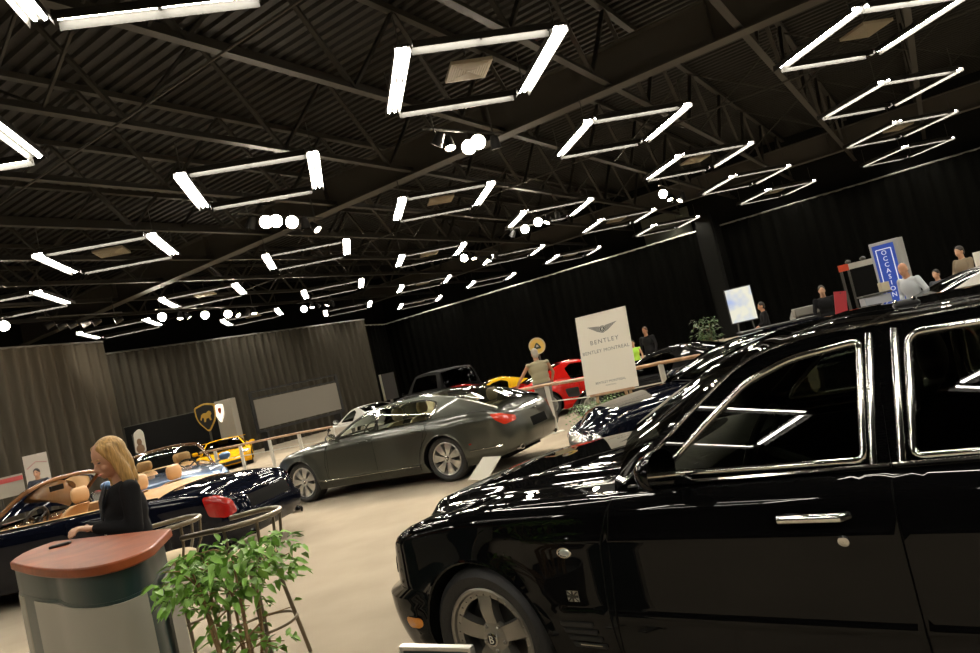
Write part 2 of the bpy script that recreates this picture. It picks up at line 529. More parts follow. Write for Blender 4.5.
        if solid_sides:
            xs0, xs1 = RL[0][0], RL[-1][0]
            bel = [(xs1 + (xs0 - xs1) * i / 50, 0) for i in range(51)]
            bel = [(x, zb0(x) - .02) for x, _ in bel]
            outer = densify(RL, .06)[:-1] if False else list(RL)
            outer = outer + bel
            # drop near duplicates
            o2 = []
            for p in outer:
                if not o2 or math.hypot(p[0] - o2[-1][0], p[1] - o2[-1][1]) > 2e-3: o2.append(p)
            vv, reg = cdt_regions(o2, [(k, p) for k, p, *_ in windows], (.06, .05))
            def F(x, z):
                e = 2e-3; y = Y(x, z)
                nn = Vector((-(Y(x + e, z) - Y(x - e, z)) / (2 * e), 1, -(Y(x, z + e) - Y(x, z - e)) / (2 * e)))
                nn.normalize(); return Vector((x, -y, z)), Vector((nn.x, -nn.y, nn.z))
            for key, p, off, mk in windows:
                if key not in reg: continue
                for sd in (-1, 1):
                    me = patch_mesh(key.split('#')[0], vv, reg[key], F, offset=off, sides=(sd,))
                    made.setdefault(key, []).append(mesh_obj(key.split('#')[0], me, mats[mk], s.root))
            me = patch_mesh('side_pillars', vv, reg['body'], F, sides=(-1, 1))
            made['sides'] = mesh_obj('side_pillars', me, paintm, s.root)
            s.F = F
        return made
    def on_side(s, x, z, off=0.):                       # frame on the left flank: x axis to the tail, y up, z outward
        p, n = s.G(s.su(x), z)
        t = Vector((1, 0, 0)); t = (t - n * t.dot(n)).normalized(); up = n.cross(t)
        return frame3(p + n * off, t, up, n)
    def on_girth(s, u, z, off=0.):
        p, n = s.G(u, z)
        up = Vector((0, 0, 1)); up = (up - n * up.dot(n)).normalized(); t = up.cross(n)
        return frame3(p + n * off, t, up, n)
    def seam(s, pts, name='door_seam', r=.0035, m=None):
        for sg in (1, -1):
            b = MB(); q = []
            for x, z in densify(pts, .05) + [pts[-1]]:
                if len(q) and False: pass
                p = s.pos(s.su(x), z); q.append(Vector((p.x, p.y * sg, p.z)))
            b.tube(q[:-1] if len(q) > 2 else q, r, 5); b.build(name, m or M_VOID, s.root)
def sp_min(c): return c.sp['sf'] + 1e-3
def sp_max(c): return c.sp['sr'] - 1e-3

def wheel(root, x, y, z, Rt, rim, width, style, side, spin=0., cap=None, alloy=None, paintname=None):
    """Wheel at (x, y outer face, z); side -1 = left. Part 'wheel' with sub-parts tyre, brake_disc, hub_cap."""
    o = side
    Mx = Matrix.Translation((x, y, z)) @ Matrix.Rotation(R(90) * (1 if o < 0 else -1), 4, 'X') @ Matrix.Rotation(spin, 4, 'Z')
    # local: z points out of the car
    a = alloy or M_ALLOY
    b = MB()
    b.lathe([(rim + .004, -.012), (rim + .004, .002), (rim - .004, .006), (rim - .016, .0), (rim - .022, -.02), (rim - .034, -.05), (rim - .036, -width + .03)], 48)
    n, kind = style
    def spoke(ang, w0, w1, r0, r1, z0, z1, th):
        Q = Matrix.Rotation(ang, 4, 'Z'); vs = []
        st = 5
        for i in range(st + 1):
            t = i / st; r = r0 + (r1 - r0) * t; w = w0 + (w1 - w0) * t ** 1.3; zz = z0 + (z1 - z0) * t + .012 * sin(PI * t)
            vs += [(r, -w, zz - th), (r, -w * .86, zz), (r, w * .86, zz), (r, w, zz - th)]
        fs = []
        for i in range(st):
            for k in range(3): fs.append((i * 4 + k, i * 4 + k + 1, i * 4 + 4 + k + 1, i * 4 + 4 + k))
        b.add([Q @ Vector(v) for v in vs], fs)
    if kind == 'five':
        for k in range(n): spoke(2 * PI * k / n, .040, .050, .05, rim - .045, -.035, -.018, .045)
        for k in range(n):      # bolted inner flange
            Q = 2 * PI * (k + .5) / n
        b.lathe([(rim - .022, -.012), (rim - .05, -.022), (rim - .052, -.05)], 48)
        for k in range(30):
            q = 2 * PI * k / 30; b.ball(((rim - .036) * cos(q), (rim - .036) * sin(q), -.014), .006, 6, 4)
        b.lathe([(.085, -.05), (.08, -.03), (.045, -.024), (.001, -.024)], 32)
        for k in range(5):
            q = 2 * PI * (k + .5) / 5; b.ball((.062 * cos(q), .062 * sin(q), -.026), .011, 8, 6)
    elif kind == 'seven':
        for k in range(n): spoke(2 * PI * k / n, .030, .078, .045, rim - .016, -.02, -.010, .04)
        b.lathe([(.07, -.05), (.066, -.016), (.04, -.01), (.001, -.01)], 32)
    elif kind == 'split':
        for k in range(n):
            for dq in (-.11, .11): spoke(2 * PI * k / n + dq, .016, .02, .05, rim - .02, -.03, -.014, .03)
        b.lathe([(.07, -.05), (.066, -.02), (.04, -.014), (.001, -.014)], 32)
    w = b.build('wheel', a, root, smooth=35); w.data.transform(Mx)
    t = MB().lathe([(rim - .004, -.02), (rim + .004, .0), (rim + .02, .012), ((rim + Rt) / 2 + .01, .018), (Rt - .03, .008), (Rt - .008, -.012), (Rt, -.04),
                    (Rt, -width / 2), (Rt, -width + .04), (Rt - .01, -width + .01), (Rt - .04, -width), (rim, -width + .01)], 56)
    for k in range(4):
        zz = -.05 - k * (width - .1) / 3
        t.lathe([(Rt + .0005, zz - .004), (Rt + .0005, zz + .004)], 56)
    ty = t.build('tyre', M_TYRE, w, smooth=35); ty.data.transform(Mx)
    d = MB().lathe([(.06, -.10), (rim - .06, -.10), (rim - .06, -.12)], 40); d.lathe([(rim - .02, -.16), (.01, -.16)], 24)
    bd = d.build('brake_disc', M_BRAKE, w); bd.data.transform(Mx)
    if cap:
        c = MB().lathe([(.034, -.02), (.033, .0 - .006), (.028, -.003), (.001, -.003)], 28)
        c = c.build('hub_cap', M_CHROME, w); c.data.transform(Mx)
        me = text_mesh(cap, .055, .001)
        k = MB().lathe([(.0255, -.0035), (.025, -.0015), (.001, -.0015)], 28).build('hub_badge', M_BLACK, w)
        k.data.transform(Mx)
        me.transform(Matrix.Translation((0, 0, .0))); me.transform(Mx @ Matrix.Rotation(-spin, 4, 'Z')); me.materials.clear(); me.materials.append(M_WHITE)
        mesh_obj('hub_letter', me, None, w)
    return w

def seat(root, x, y, z, m, h=.62, headrest=True, rec=.22, wid=.5, face=-1):
    b = MB()
    b.box((x, y, z + .07), (.5, wid, .15))
    o = b.build('seat', m, root, bevel=.04, smooth=60)
    b = MB(); prof = []
    pts = [(x + .22, z + .1), (x + .27, z + .3), (x + .33, z + .5), (x + .22 + rec, z + h)]
    for sgn in (1,):
        rows = []
        for i in range(9):
            t = i / 8; q = t * (len(pts) - 1); k = min(int(q), len(pts) - 2); f = q - k
            px = pts[k][0] * (1 - f) + pts[k + 1][0] * f; pz = pts[k][1] * (1 - f) + pts[k + 1][1] * f
            w = wid / 2 * (1 - .38 * t ** 3); th = .075 * (1 - .3 * t)
            ring = []
            for a in range(16):
                an = 2 * PI * a / 16; c, sn = cos(an), sin(an)
                ring.append((px + th * abs(sn) ** .7 * (1 if sn > 0 else -1), y + w * abs(c) ** .6 * (1 if c > 0 else -1), pz))
            rows.append(ring + [ring[0]])
        b.grid(rows); L = rows[-1][:-1]; b.add(L, [tuple(range(16))]); b.add(rows[0][:-1], [tuple(range(16))])
    bb = b.build('seat_back', m, root, smooth=70, merge=True)
    if headrest:
        M = Matrix.Translation((x + .25 + rec, y, z + h + .12))
        hb = MB()
        rows = []
        for i in range(9):
            t = -1 + 2 * i / 8; w = .145 * (1 - abs(t) ** 4 * .35)
            ring = [(.055 * (1 - .35 * t * t) * sin(2 * PI * a / 16), w * abs(cos(2 * PI * a / 16)) ** .55 * (1 if cos(2 * PI * a / 16) > 0 else -1), t * .10) for a in range(16)]
            rows.append(ring + [ring[0]])
        hb.grid(rows, M=M); hb.add([M @ Vector(p) for p in rows[-1][:-1]], [tuple(range(16))]); hb.add([M @ Vector(p) for p in rows[0][:-1]], [tuple(range(16))])
        hb.build('headrest', m, root, smooth=80, merge=True)
    return o
def steering(root, x, y, z, m=None):
    b = MB(); M = Matrix.Translation((x, y, z)) @ Matrix.Rotation(R(-65), 4, 'Y')
    pts = [(.19 * cos(2 * PI * i / 32), .19 * sin(2 * PI * i / 32), 0) for i in range(32)]
    b.tube(pts, .016, 8, closed=True, M=M)
    for k in (0, 2.2, -2.2): b.tube([(0, 0, -.02), (.19 * cos(k + PI), .19 * sin(k + PI), 0)], .014, 6, M=M)
    b.lathe([(.07, -.03), (.065, .0), (.02, .012), (.001, .012)], 20, M=M)
    b.tube([(0, 0, -.02), (0, 0, -.35)], .03, 8, M=M)
    return b.build('steering_wheel', m or M_DKLEATHER, root)
def mirror(root, x, y, z, paintm, sgn=-1, glassback=True):
    b = MB()
    prof = []
    rows = []
    for i in range(9):
        t = i / 8; r = (1 - (1 - t) ** 2) ** .5 if t < 1 else 1
        rows.append([(x - .085 + .10 * t, y + sgn * (.11) + .115 * r * cos(2 * PI * k / 20), z + .078 * r * abs(sin(2 * PI * k / 20)) ** .8 * (1 if sin(2 * PI * k / 20) > 0 else -1)) for k in range(21)])
    b.grid(rows)
    b.bar((x - .01, y + sgn * .02, z - .06), (x + .02, y - sgn * .06, z - .075), .05, .03)
    o = b.build('door_mirror', paintm, root, smooth=60, merge=True)
    g = MB(); g.add([p for p in rows[-1][:-1]], [tuple(range(20))]); g.build('mirror_glass', M_CHROME, o)
    return o
G_DARK = glass('tinted_glass', (.30, .32, .27))
G_MID = glass('privacy_glass', (.19, .205, .17))
G_CLEAR = glass('clear_glass', (.80, .84, .76))
G_SMOKE = glass('smoked_glass', (.10, .11, .10))
def mesh_grille_mat():
    if 'grille_mesh' in MATS: return MATS['grille_mesh']
    m = mat('grille_mesh', (.5, .5, .46), .25, 1.)
    nt = m.node_tree; b = nt.nodes['Principled BSDF']
    tc = nt.nodes.new('ShaderNodeTexCoord'); mp = nt.nodes.new('ShaderNodeMapping'); mp.inputs['Rotation'].default_value = (0, R(45), R(0))
    ch = nt.nodes.new('ShaderNodeTexChecker'); ch.inputs['Scale'].default_value = 75
    mp.inputs['Rotation'].default_value = (R(45), 0, 0)
    ch.inputs['Color1'].default_value = (.80, .78, .72, 1); ch.inputs['Color2'].default_value = (.16, .155, .14, 1)
    nt.links.new(tc.outputs['Object'], mp.inputs['Vector']); nt.links.new(mp.outputs['Vector'], ch.inputs['Vector']); nt.links.new(ch.outputs['Color'], b.inputs['Base Color'])
    return m
M_GRILLE = mesh_grille_mat()
def interior(root, x0, x1, W, z0, zb, m, mdash=None, seats=((1.35, .36), (1.35, -.36)), rear=True, hs=.62):
    b = MB(); b.box(((x0 + x1) / 2, 0, z0), (x1 - x0, 2 * W - .3, .05)); b.build('cabin_floor', M_DKLEATHER, root)
    d = MB()
    d.prism([(x0 - .45, z0), (x0 + .02, z0), (x0 + .12, zb - .22), (x0 + .08, zb - .04), (x0 - .1, zb), (x0 - .5, zb - .02)], 2 * W - .34, Matrix(((1, 0, 0, 0), (0, 0, -1, W - .17), (0, 1, 0, 0), (0, 0, 0, 1))))
    d.build('dashboard', mdash or M_DKLEATHER, root, smooth=30)
    for sg in (1, -1):
        b = MB(); b.box(((x0 + x1) / 2, sg * (W - .13), (z0 + zb) / 2 - .02), (x1 - x0, .05, zb - z0 - .1)); b.build('door_lining', m, root)
    for x, y in seats: seat(root, x, y, z0 + .12, m, h=hs)
    if rear:
        for y in (.36, -.36): seat(root, x1 - .62, y, z0 + .14, m, h=hs - .04)

def make_arnage(root, pm, full=True):
    sp = dict(sf=-.825, sr=4.52, W=.965, af=.52, ar=.6, nf=3.5, nr=3.2, rt=.075, floor=.2, barrel=.05,
              zt=[(-.825, .81), (-.69, .85), (-.5, .90), (-.25, .945), (.1, .985), (.6, 1.0), (1.2, 1.012), (2.2, 1.015), (3.2, 1.0), (4.0, .97), (4.52, .90)],
              zb=[(-.86, .25), (-.45, .24), (.45, .21), (3.4, .21), (4.52, .27)],
              prof=[(.2, -.09), (.33, -.035), (.5, -.004), (.60, .0), (.80, .0), (.90, -.012), (1.0, -.04)],
              frontlean=[(.2, .05), (.42, 0), (.6, .01), (.8, .05)], rearlean=[(.2, -.05), (.45, 0), (.95, -.08)],
              arches=[(0, .355, .395), (3.116, .355, .395)],
              bumps=[(.22, .585, .058, -9, -.375, .06), (.22, .60, .05, 3.55, 9, .06), (.5, .545, .008, .46, 2.70, .02), (.80, .862, .006, .3, 3.6, .3)],
              flares=[(0, .355, .395, .02, .12), (3.116, .355, .395, .02, .12)])
    c = Car(root, sp)
    su = c.su
    reg = []
    hl = fillet([(c.uy(.44), .66), (c.uy(.44), .80), (c.uy(.80), .80), (c.uy(.86), .70), (c.uy(.84), .64)], .03)
    reg.append(('headlamp', hl, .004, 'lamp', (-1, 1)))
    gr = [(c.uy(.002), .60), (c.uy(.002), .79), (c.uy(.33), .79), (c.uy(.33), .60)]
    reg.append(('radiator_grille', gr, .02, 'grille', (-1, 1)))
    mk = fillet([(su(-.505), .410), (su(-.505), .470), (su(-.405), .467), (su(-.405), .413)], .028)
    reg.append(('side_marker', mk, .004, 'amber', (-1, 1)))
    tl = fillet([(su(4.0), .70), (su(4.0), .88), (su(4.3), .86), (su(4.3), .70)], .03)
    reg.append(('tail_lamp', tl, .004, 'red', (-1, 1)))
    fd = densify([(su(.72), .235), (su(.73), .55), (su(.76), .80), (su(.83), .985), (su(1.885), .985), (su(1.885), .235)], .1)
    rd = densify([(su(1.889), .235), (su(1.889), .985), (su(3.0), .985), (su(2.92), .84), (su(2.70), .60), (su(2.64), .45), (su(2.64), .235)], .1)
    reg.append(('front_door', fd, 0, 'paint', (-1, 1))); reg.append(('rear_door', rd, 0, 'paint', (-1, 1)))
    made = c.girdle(reg, pm, dict(lamp=M_LAMPGLASS, grille=M_GRILLE, amber=M_AMBER, red=M_REDLENS, paint=pm), step=(.045, .026))
    c.seam([(.72, .235), (.73, .55), (.76, .80), (.83, .99)]); c.seam([(1.887, .235), (1.887, .99)]); c.seam([(2.64, .24), (2.64, .45), (2.70, .60), (2.92, .84), (3.0, .98)])
    zc = pchip([(-.86, .84), (-.80, .915), (-.7, .945), (-.355, .992), (.243, 1.043), (.62, 1.056), (1.0, 1.06)])
    def shape(a, x):                                    # raised bonnet between the wings
        t = min(1, max(0, (.80 - a) / .20)); t = t * t * (3 - 2 * t)
        return .80 * t * (1 - .10 * a * a) + .20 * (1 - a ** 2.2)
    c.deck('bonnet', -.825, .70, zc, 2, pm, nv=22, shape=shape)
    c.deck('scuttle', .70, .95, pchip([(.70, 1.03), (1.0, 1.0)]), 2, M_VOID, nv=8)
    c.deck('boot_lid', 3.45, 4.52, pchip([(3.4, 1.03), (4.0, 1.0), (4.52, .92)]), 2.4, pm, nv=10)
    rail = [(.82, 1.0), (1.06, 1.172), (1.25, 1.315), (1.43, 1.427), (1.64, 1.474), (1.95, 1.476), (2.3, 1.472), (2.7, 1.458), (3.05, 1.415), (3.35, 1.29), (3.6, 1.12), (3.74, 1.0)]
    ffr = fillet([(.985, 1.018), (1.075, 1.12), (1.235, 1.245), (1.42, 1.385), (1.60, 1.44), (1.895, 1.458), (1.883, 1.012)], [.0, .05, .05, .05, .05, .03, .01])
    fgl = fillet([(1.07, 1.055), (1.10, 1.10), (1.245, 1.215), (1.43, 1.352), (1.60, 1.408), (1.845, 1.428), (1.805, 1.045)], [.01, .04, .05, .05, .05, .03, .03])
    rfr = fillet([(1.905, 1.458), (1.893, 1.012), (2.98, 1.012), (3.12, 1.16), (3.06, 1.30), (2.85, 1.41), (2.5, 1.448)], [.03, .01, .03, .05, .08, .08, .05])
    rgl = fillet([(1.995, 1.425), (1.955, 1.045), (2.90, 1.045), (3.02, 1.16), (2.97, 1.275), (2.80, 1.37), (2.5, 1.412)], [.05, .03, .03, .05, .08, .08, .05])
    c.house(rail, .34, .2, [.26, .17, .04, .022, .03, .06, .05], 4, 8,
            [('window_frame#1', densify(ffr, .08), .004, 'paint'), ('front_side_window', densify(fgl, .08), -.004, 'glass'),
             ('window_frame#2', densify(rfr, .08), .004, 'paint'), ('rear_side_window', densify(rgl, .08), -.004, 'glass')], pm, G_SMOKE, dict(paint=pm, glass=G_MID))
    # polished beads round the side windows and on the centre pillar
    for poly in (fgl, rgl):
        for sg in (1, -1):
            b = MB(); b.tube([Vector((x, sg * (c.Yg(x, z) + .003), z)) for x, z in densify(poly, .05)], .013, 8, closed=True); b.build('window_bead', M_CHROME, root, smooth=60)
    for x0, x1 in ((1.832, 1.878), (1.918, 1.958)):
        for sg in (1, -1):
            b = MB(); b.tube([Vector((x0 + (x1 - x0) * k / 10, sg * (c.Yg(x1, 1.025 + .42 * k / 10) + .001), 1.025 + .42 * k / 10)) for k in range(11)], .014, 10); b.build('pillar_moulding', M_CHROME, root, smooth=60)
    # bright mouldings
    for sg in (1, -1):
        b = MB()
        for x0, x1 in ((.9, 1.883), (1.893, 3.0)):
            pts = [(x0 + (x1 - x0) * i / 12) for i in range(13)]
            b.tube([Vector((x, sg * (c.edge(x)[0] + .012), c.edge(x)[1] + .012)) for x in pts], .009, 8)
        b.build('waist_moulding', M_CHROME, root)
    for sg in (1, -1):
        b = MB()
        b.tube([Vector((p.x, sg * (c.Yg(p.x, p.y) + .004), p.y)) for p in [Vector((q[0], q[1])) for q in c.RL[2:-4]]], .008, 6)
        b.build('roof_gutter', M_CHROME, root)
    for x in (1.60, 2.72):
        b = MB(); Mx = c.on_side(x + .03, .895, .0)
        b.tube([(-.115, 0, .005), (-.10, 0, .045), (.10, .0, .045), (.115, 0, .005)], [.012, .015, .015, .012], 10, M=Mx, flat=.8)
        b.build('door_handle', M_CHROME, root)
    b = MB(); b.lathe([(.018, 0), (.018, .008), (.012, .011), (.001, .011)], 20, M=c.on_side(1.715, .818)); b.build('door_lock', M_CHROME, root)
    b = MB(); b.ball((0, 0, 0), (.03, .018, .008), M=c.on_side(.57, .785)); o = b.build('indicator_repeater', M_LAMPGLASS, root)
    b = MB(); b.tube([(.034 * cos(2 * PI * i / 24), .021 * sin(2 * PI * i / 24), .001) for i in range(24)], .004, 6, closed=True, M=c.on_side(.57, .785)); b.build('repeater_bezel', M_CHROME, o)
    # flag badge: silver field, raised crosses
    Mx = c.on_side(.565, .597)
    b = MB(); b.box((0, 0, .001), (.058, .046, .003), Mx); fl = b.build('flag_badge', M_DARKALLOY, root)
    b = MB(); b.box((0, 0, .003), (.058, .011, .003), Mx); b.box((0, 0, .003), (.011, .046, .003), Mx)
    for sg in (1, -1): b.bar((-.029, -.023 * sg, .003), (.029, .023 * sg, .003), .006, .003) if False else b.add(*quad_bar((-.027, -.021 * sg), (.027, .021 * sg), .007, .0035), Mx)
    b.build('badge_cross', M_CHROME, fl)
    b = MB()
    for k in range(4):
        z = .475 - k * .032
        Q = c.on_side(.545 + .012 * k, z)
        b.box((0, 0, .0), (.17, .016, .012), Q)
        b.box((0, -.009, .004), (.16, .003, .006), Q)
    b.build('wing_vent', M_BLACK, root)
    b = MB(); b.box((.03, -.009, .003), (.11, .005, .01), c.on_side(.56, .39)); b.build('vent_trim', M_CHROME, root)
    mirror(root, 1.15, -.93, 1.115, pm); mirror(root, 1.15, .93, 1.115, pm, sgn=1)
    for xx, sd in ((0, -1), (0, 1), (3.116, -1), (3.116, 1)):
        wheel(root, xx, sd * .925, .355, .355, .25, .24, (5, 'five'), sd, spin=R(90), cap='B', alloy=mat('taupe_alloy', (.36, .345, .31), .3, .85))
    interior(root, 1.0, 3.5, .90, .36, 1.02, M_DKLEATHER, seats=((1.42, .38), (1.42, -.38)))
    steering(root, 1.30, -.38, 1.02)
    b = MB(); b.ball((0, 0, 0), (.05, .024, .020), M=Matrix.Translation((1.94, -.22, 1.500))); o = b.build('roof_antenna', M_BLACK, root)
    for xx in (1.905, 1.97): b = MB(); b.ball((xx, -.23, 1.516), .009); b.build('antenna_stud', M_CHROME, o)
    return c
def quad_bar(p, q, w, z):
    d = Vector((q[0] - p[0], q[1] - p[1])); d.normalize(); n = Vector((-d.y, d.x)) * w / 2
    P = [(p[0] + n.x, p[1] + n.y), (q[0] + n.x, q[1] + n.y), (q[0] - n.x, q[1] - n.y), (p[0] - n.x, p[1] - n.y)]
    return [(x, y, 0) for x, y in P] + [(x, y, z) for x, y in P], [(0, 1, 2, 3), (4, 5, 6, 7), (0, 1, 5, 4), (1, 2, 6, 5), (2, 3, 7, 6), (3, 0, 4, 7)]

def round_lamp(c, u, z, r, m=M_LAMPGLASS):
    """Round headlamps on both sides, each a bezel with a lens."""
    M1 = c.on_girth(u, z, .0)
    F = Matrix.Diagonal((1, -1, 1, 1))
    for Q in (M1, F @ M1):
        b = MB(); b.lathe([(r + .012, -.02), (r + .012, .012), (r, .016), (r - .012, .004)], 28, M=Q); bz = b.build('headlamp', M_CHROME, c.root)
        b = MB(); b.lathe([(r, -.0), (r * .85, .02), (r * .5, .03), (.001, .034)], 28, M=Q); b.build('lamp_lens', m, bz)

def make_spur(root, pm, cab=M_CREAM, gl=None, full=True):
    gl = gl or G_CLEAR
    sp = dict(sf=-.89, sr=4.30, W=.955, af=.62, ar=.48, nf=2.7, nr=2.9, rt=.11, floor=.18, barrel=.06,
              zt=[(-.89, .66), (-.75, .745), (-.5, .83), (-.2, .885), (.2, .925), (.7, .955), (1.2, .965), (2.4, .965), (3.0, .985), (3.5, .985), (3.9, .955), (4.30, .895)],
              zb=[(-.89, .24), (-.45, .2), (.45, .19), (3.3, .19), (4.30, .30)],
              prof=[(.18, -.09), (.30, -.03), (.36, .0), (.5, .0), (.72, .0), (.83, .004), (.90, -.015), (1.0, -.045)],
              frontlean=[(.2, .08), (.42, 0), (.55, .01), (.75, .10)], rearlean=[(.2, -.12), (.42, -.02), (.55, 0), (.75, -.04), (.95, -.12)],
              arches=[(0, .36, .385), (3.03, .36, .385)],
              bumps=[(.22, .56, .025, 4.0, 9, .1), (.31, .35, .006, .45, 2.6, .04), (.79, .812, .005, .5, 3.6, .4)],
              flares=[(0, .36, .385, .03, .16), (3.03, .36, .385, .04, .26)])
    c = Car(root, sp); su = c.su
    u0 = su(3.95)
    reg = [('tail_lamp', fillet([(u0, .90), (u0 + .2, .885), (u0 + .46, .80), (u0 + .44, .73), (u0 + .2, .71), (u0 + .08, .80)], .03), .004, 'red', (-1, 1)),
           ('radiator_grille', fillet([(c.uy(.002), .46), (c.uy(.002), .655), (c.uy(.36), .655), (c.uy(.44), .60), (c.uy(.40), .46)], [0, 0, .03, .03, .03]), .006, 'grille', (-1, 1)),
           ('lower_intake', fillet([(c.uy(.002), .29), (c.uy(.002), .40), (c.uy(.6), .40), (c.uy(.55), .30)], [0, 0, .02, .02]), .0, 'black', (-1, 1)),
           ('front_door', densify([(su(.62), .24), (su(.60), .6), (su(.70), .92), (su(1.70), .93), (su(1.70), .24)], .1), 0, 'paint', (-1, 1)),
           ('rear_door', densify([(su(1.704), .24), (su(1.704), .93), (su(2.78), .94), (su(2.80), .80), (su(2.62), .58), (su(2.55), .40), (su(2.52), .24)], .1), 0, 'paint', (-1, 1)),
           ('number_plate_recess', [(c.uy(.27, True), .56), (c.uy(.27, True), .70), (c.Umax + .02, .70), (c.Umax + .02, .56)], -.0, 'black', (-1, 1))]
    c.girdle(reg, pm, dict(red=mat('orange_red_lens', (.60, .035, .012), .12, coat=1.), grille=M_GRILLE, black=M_VOID, paint=pm))
    c.seam([(.62, .24), (.60, .6), (.70, .95)]); c.seam([(1.702, .24), (1.702, .955)]); c.seam([(2.52, .24), (2.55, .40), (2.62, .58), (2.80, .80), (2.78, .96)])
    zc = pchip([(-.89, .70), (-.75, .80), (-.4, .90), (0, .945), (.5, .985), (.95, 1.0)])
    c.deck('bonnet', -.89, .72, zc, 2.6, pm, nv=14)
    c.deck('boot_lid', 3.72, 4.30, pchip([(3.6, 1.04), (3.9, 1.03), (4.15, .985), (4.30, .905)]), 2.6, pm, nv=12)
    rail = [(.68, .945), (.95, 1.085), (1.25, 1.225), (1.55, 1.318), (1.9, 1.355), (2.4, 1.362), (2.8, 1.34), (3.15, 1.275), (3.5, 1.165), (3.8, 1.05), (4.0, .965)]
    dl = [(.93, 1.0), (1.02, 1.06), (1.27, 1.18), (1.55, 1.268), (1.685, 1.292)]
    out = fillet([(.80, .975), (.93, 1.035), (1.25, 1.20), (1.54, 1.29), (1.9, 1.325), (2.4, 1.33), (2.78, 1.30), (2.96, 1.235), (2.90, 1.09), (2.78, .985)], [.01, .05, .05, .05, .05, .05, .1, .1, .1, .05])
    f1 = fillet([(.90, .995), (.96, 1.03), (1.26, 1.18), (1.55, 1.27), (1.72, 1.29), (1.66, .995)], [.01, .05, .05, .05, .02, .02])
    f2 = fillet([(1.79, 1.30), (1.73, .995), (2.74, 1.0), (2.86, 1.09), (2.92, 1.23), (2.77, 1.28), (2.4, 1.308)], [.02, .02, .03, .1, .1, .1, .05])
    c.house(rail, .40, .2, [.13, .09, .04, .03, .03, .05, .05, .06], 4, 6,
            [('window_frame', densify(out, .08), .004, 'chrome'), ('front_side_window', densify(f1, .08), -.003, 'glass'), ('rear_side_window', densify(f2, .08), -.003, 'glass')],
            pm, gl, dict(chrome=M_CHROME, glass=gl))
    for sg in (1, -1):
        b = MB()
        b.tube([Vector((c.pos(su(x), .33).x, sg * (-c.pos(su(x), .33).y + .004), .33)) for x in [.46 + 2.1 * i / 14 for i in range(15)]], .009, 6)
        b.tube([Vector((c.pos(su(x), .42).x, sg * (-c.pos(su(x), .42).y + .004), .42)) for x in [3.5 + .55 * i / 6 for i in range(7)]], .008, 6)
        b.build('sill_moulding', M_CHROME, root)
    for x in (1.52, 2.60):
        b = MB(); b.tube([(-.10, 0, .003), (-.08, 0, .035), (.08, 0, .035), (.10, 0, .003)], .012, 8, M=c.on_side(x, .86)); b.build('door_handle', pm if full else M_CHROME, root)
    for sg in (1, -1):
        b = MB(); b.add(*quad_bar((-.02, 0), (.02, 0), .02, .006), c.on_side(3.52, .52) if sg > 0 else Matrix.Diagonal((1, -1, 1, 1)) @ c.on_side(3.52, .52))
        b.build('rear_marker', M_REDLENS, root)
    for sg in (1, -1):
        b = MB()
        b.lathe([(.05, -.05), (.05, .03), (.04, .03), (.04, -.05)], 16, M=Matrix.Translation((4.19, sg * .62, .32)) @ Matrix.Rotation(R(90), 4, 'Y') @ Matrix.Diagonal((.7, 1.5, 1, 1)))
        b.build('exhaust_pipe', M_CHROME, root)
    round_lamp(c, c.uy(.76), .60, .085); round_lamp(c, c.uy(.54), .60, .062)
    mirror(root, .93, -.93, 1.02, pm); mirror(root, .93, .93, 1.02, pm, sgn=1)
    for xx, sd in ((0, -1), (0, 1), (3.03, -1), (3.03, 1)):
        wheel(root, xx, sd * .905, .36, .36, .252, .25, (7, 'seven'), sd, spin=R(20), cap='B')
    interior(root, .95, 3.5, .88, .34, .97, cab, seats=((1.42, .37), (1.42, -.37)), hs=.58)
    steering(root, 1.25, -.37, .95)
    # winged emblem on the boot
    b = MB(); Q = c.on_girth(c.Umax, .80, .004); b.lathe([(.022, 0), (.02, .006), (.001, .006)], 20, M=Q)
    for sg in (1, -1): b.add([(sg * .02, -.012, 0), (sg * .11, .012, 0), (sg * .10, .02, 0), (sg * .02, .014, 0), (sg * .02, -.012, .004), (sg * .11, .012, .004), (sg * .10, .02, .004), (sg * .02, .014, .004)], [(0, 1, 2, 3), (4, 5, 6, 7), (0, 1, 5, 4), (1, 2, 6, 5), (2, 3, 7, 6)], Q)
    b.build('winged_emblem', M_CHROME, root)
    return c

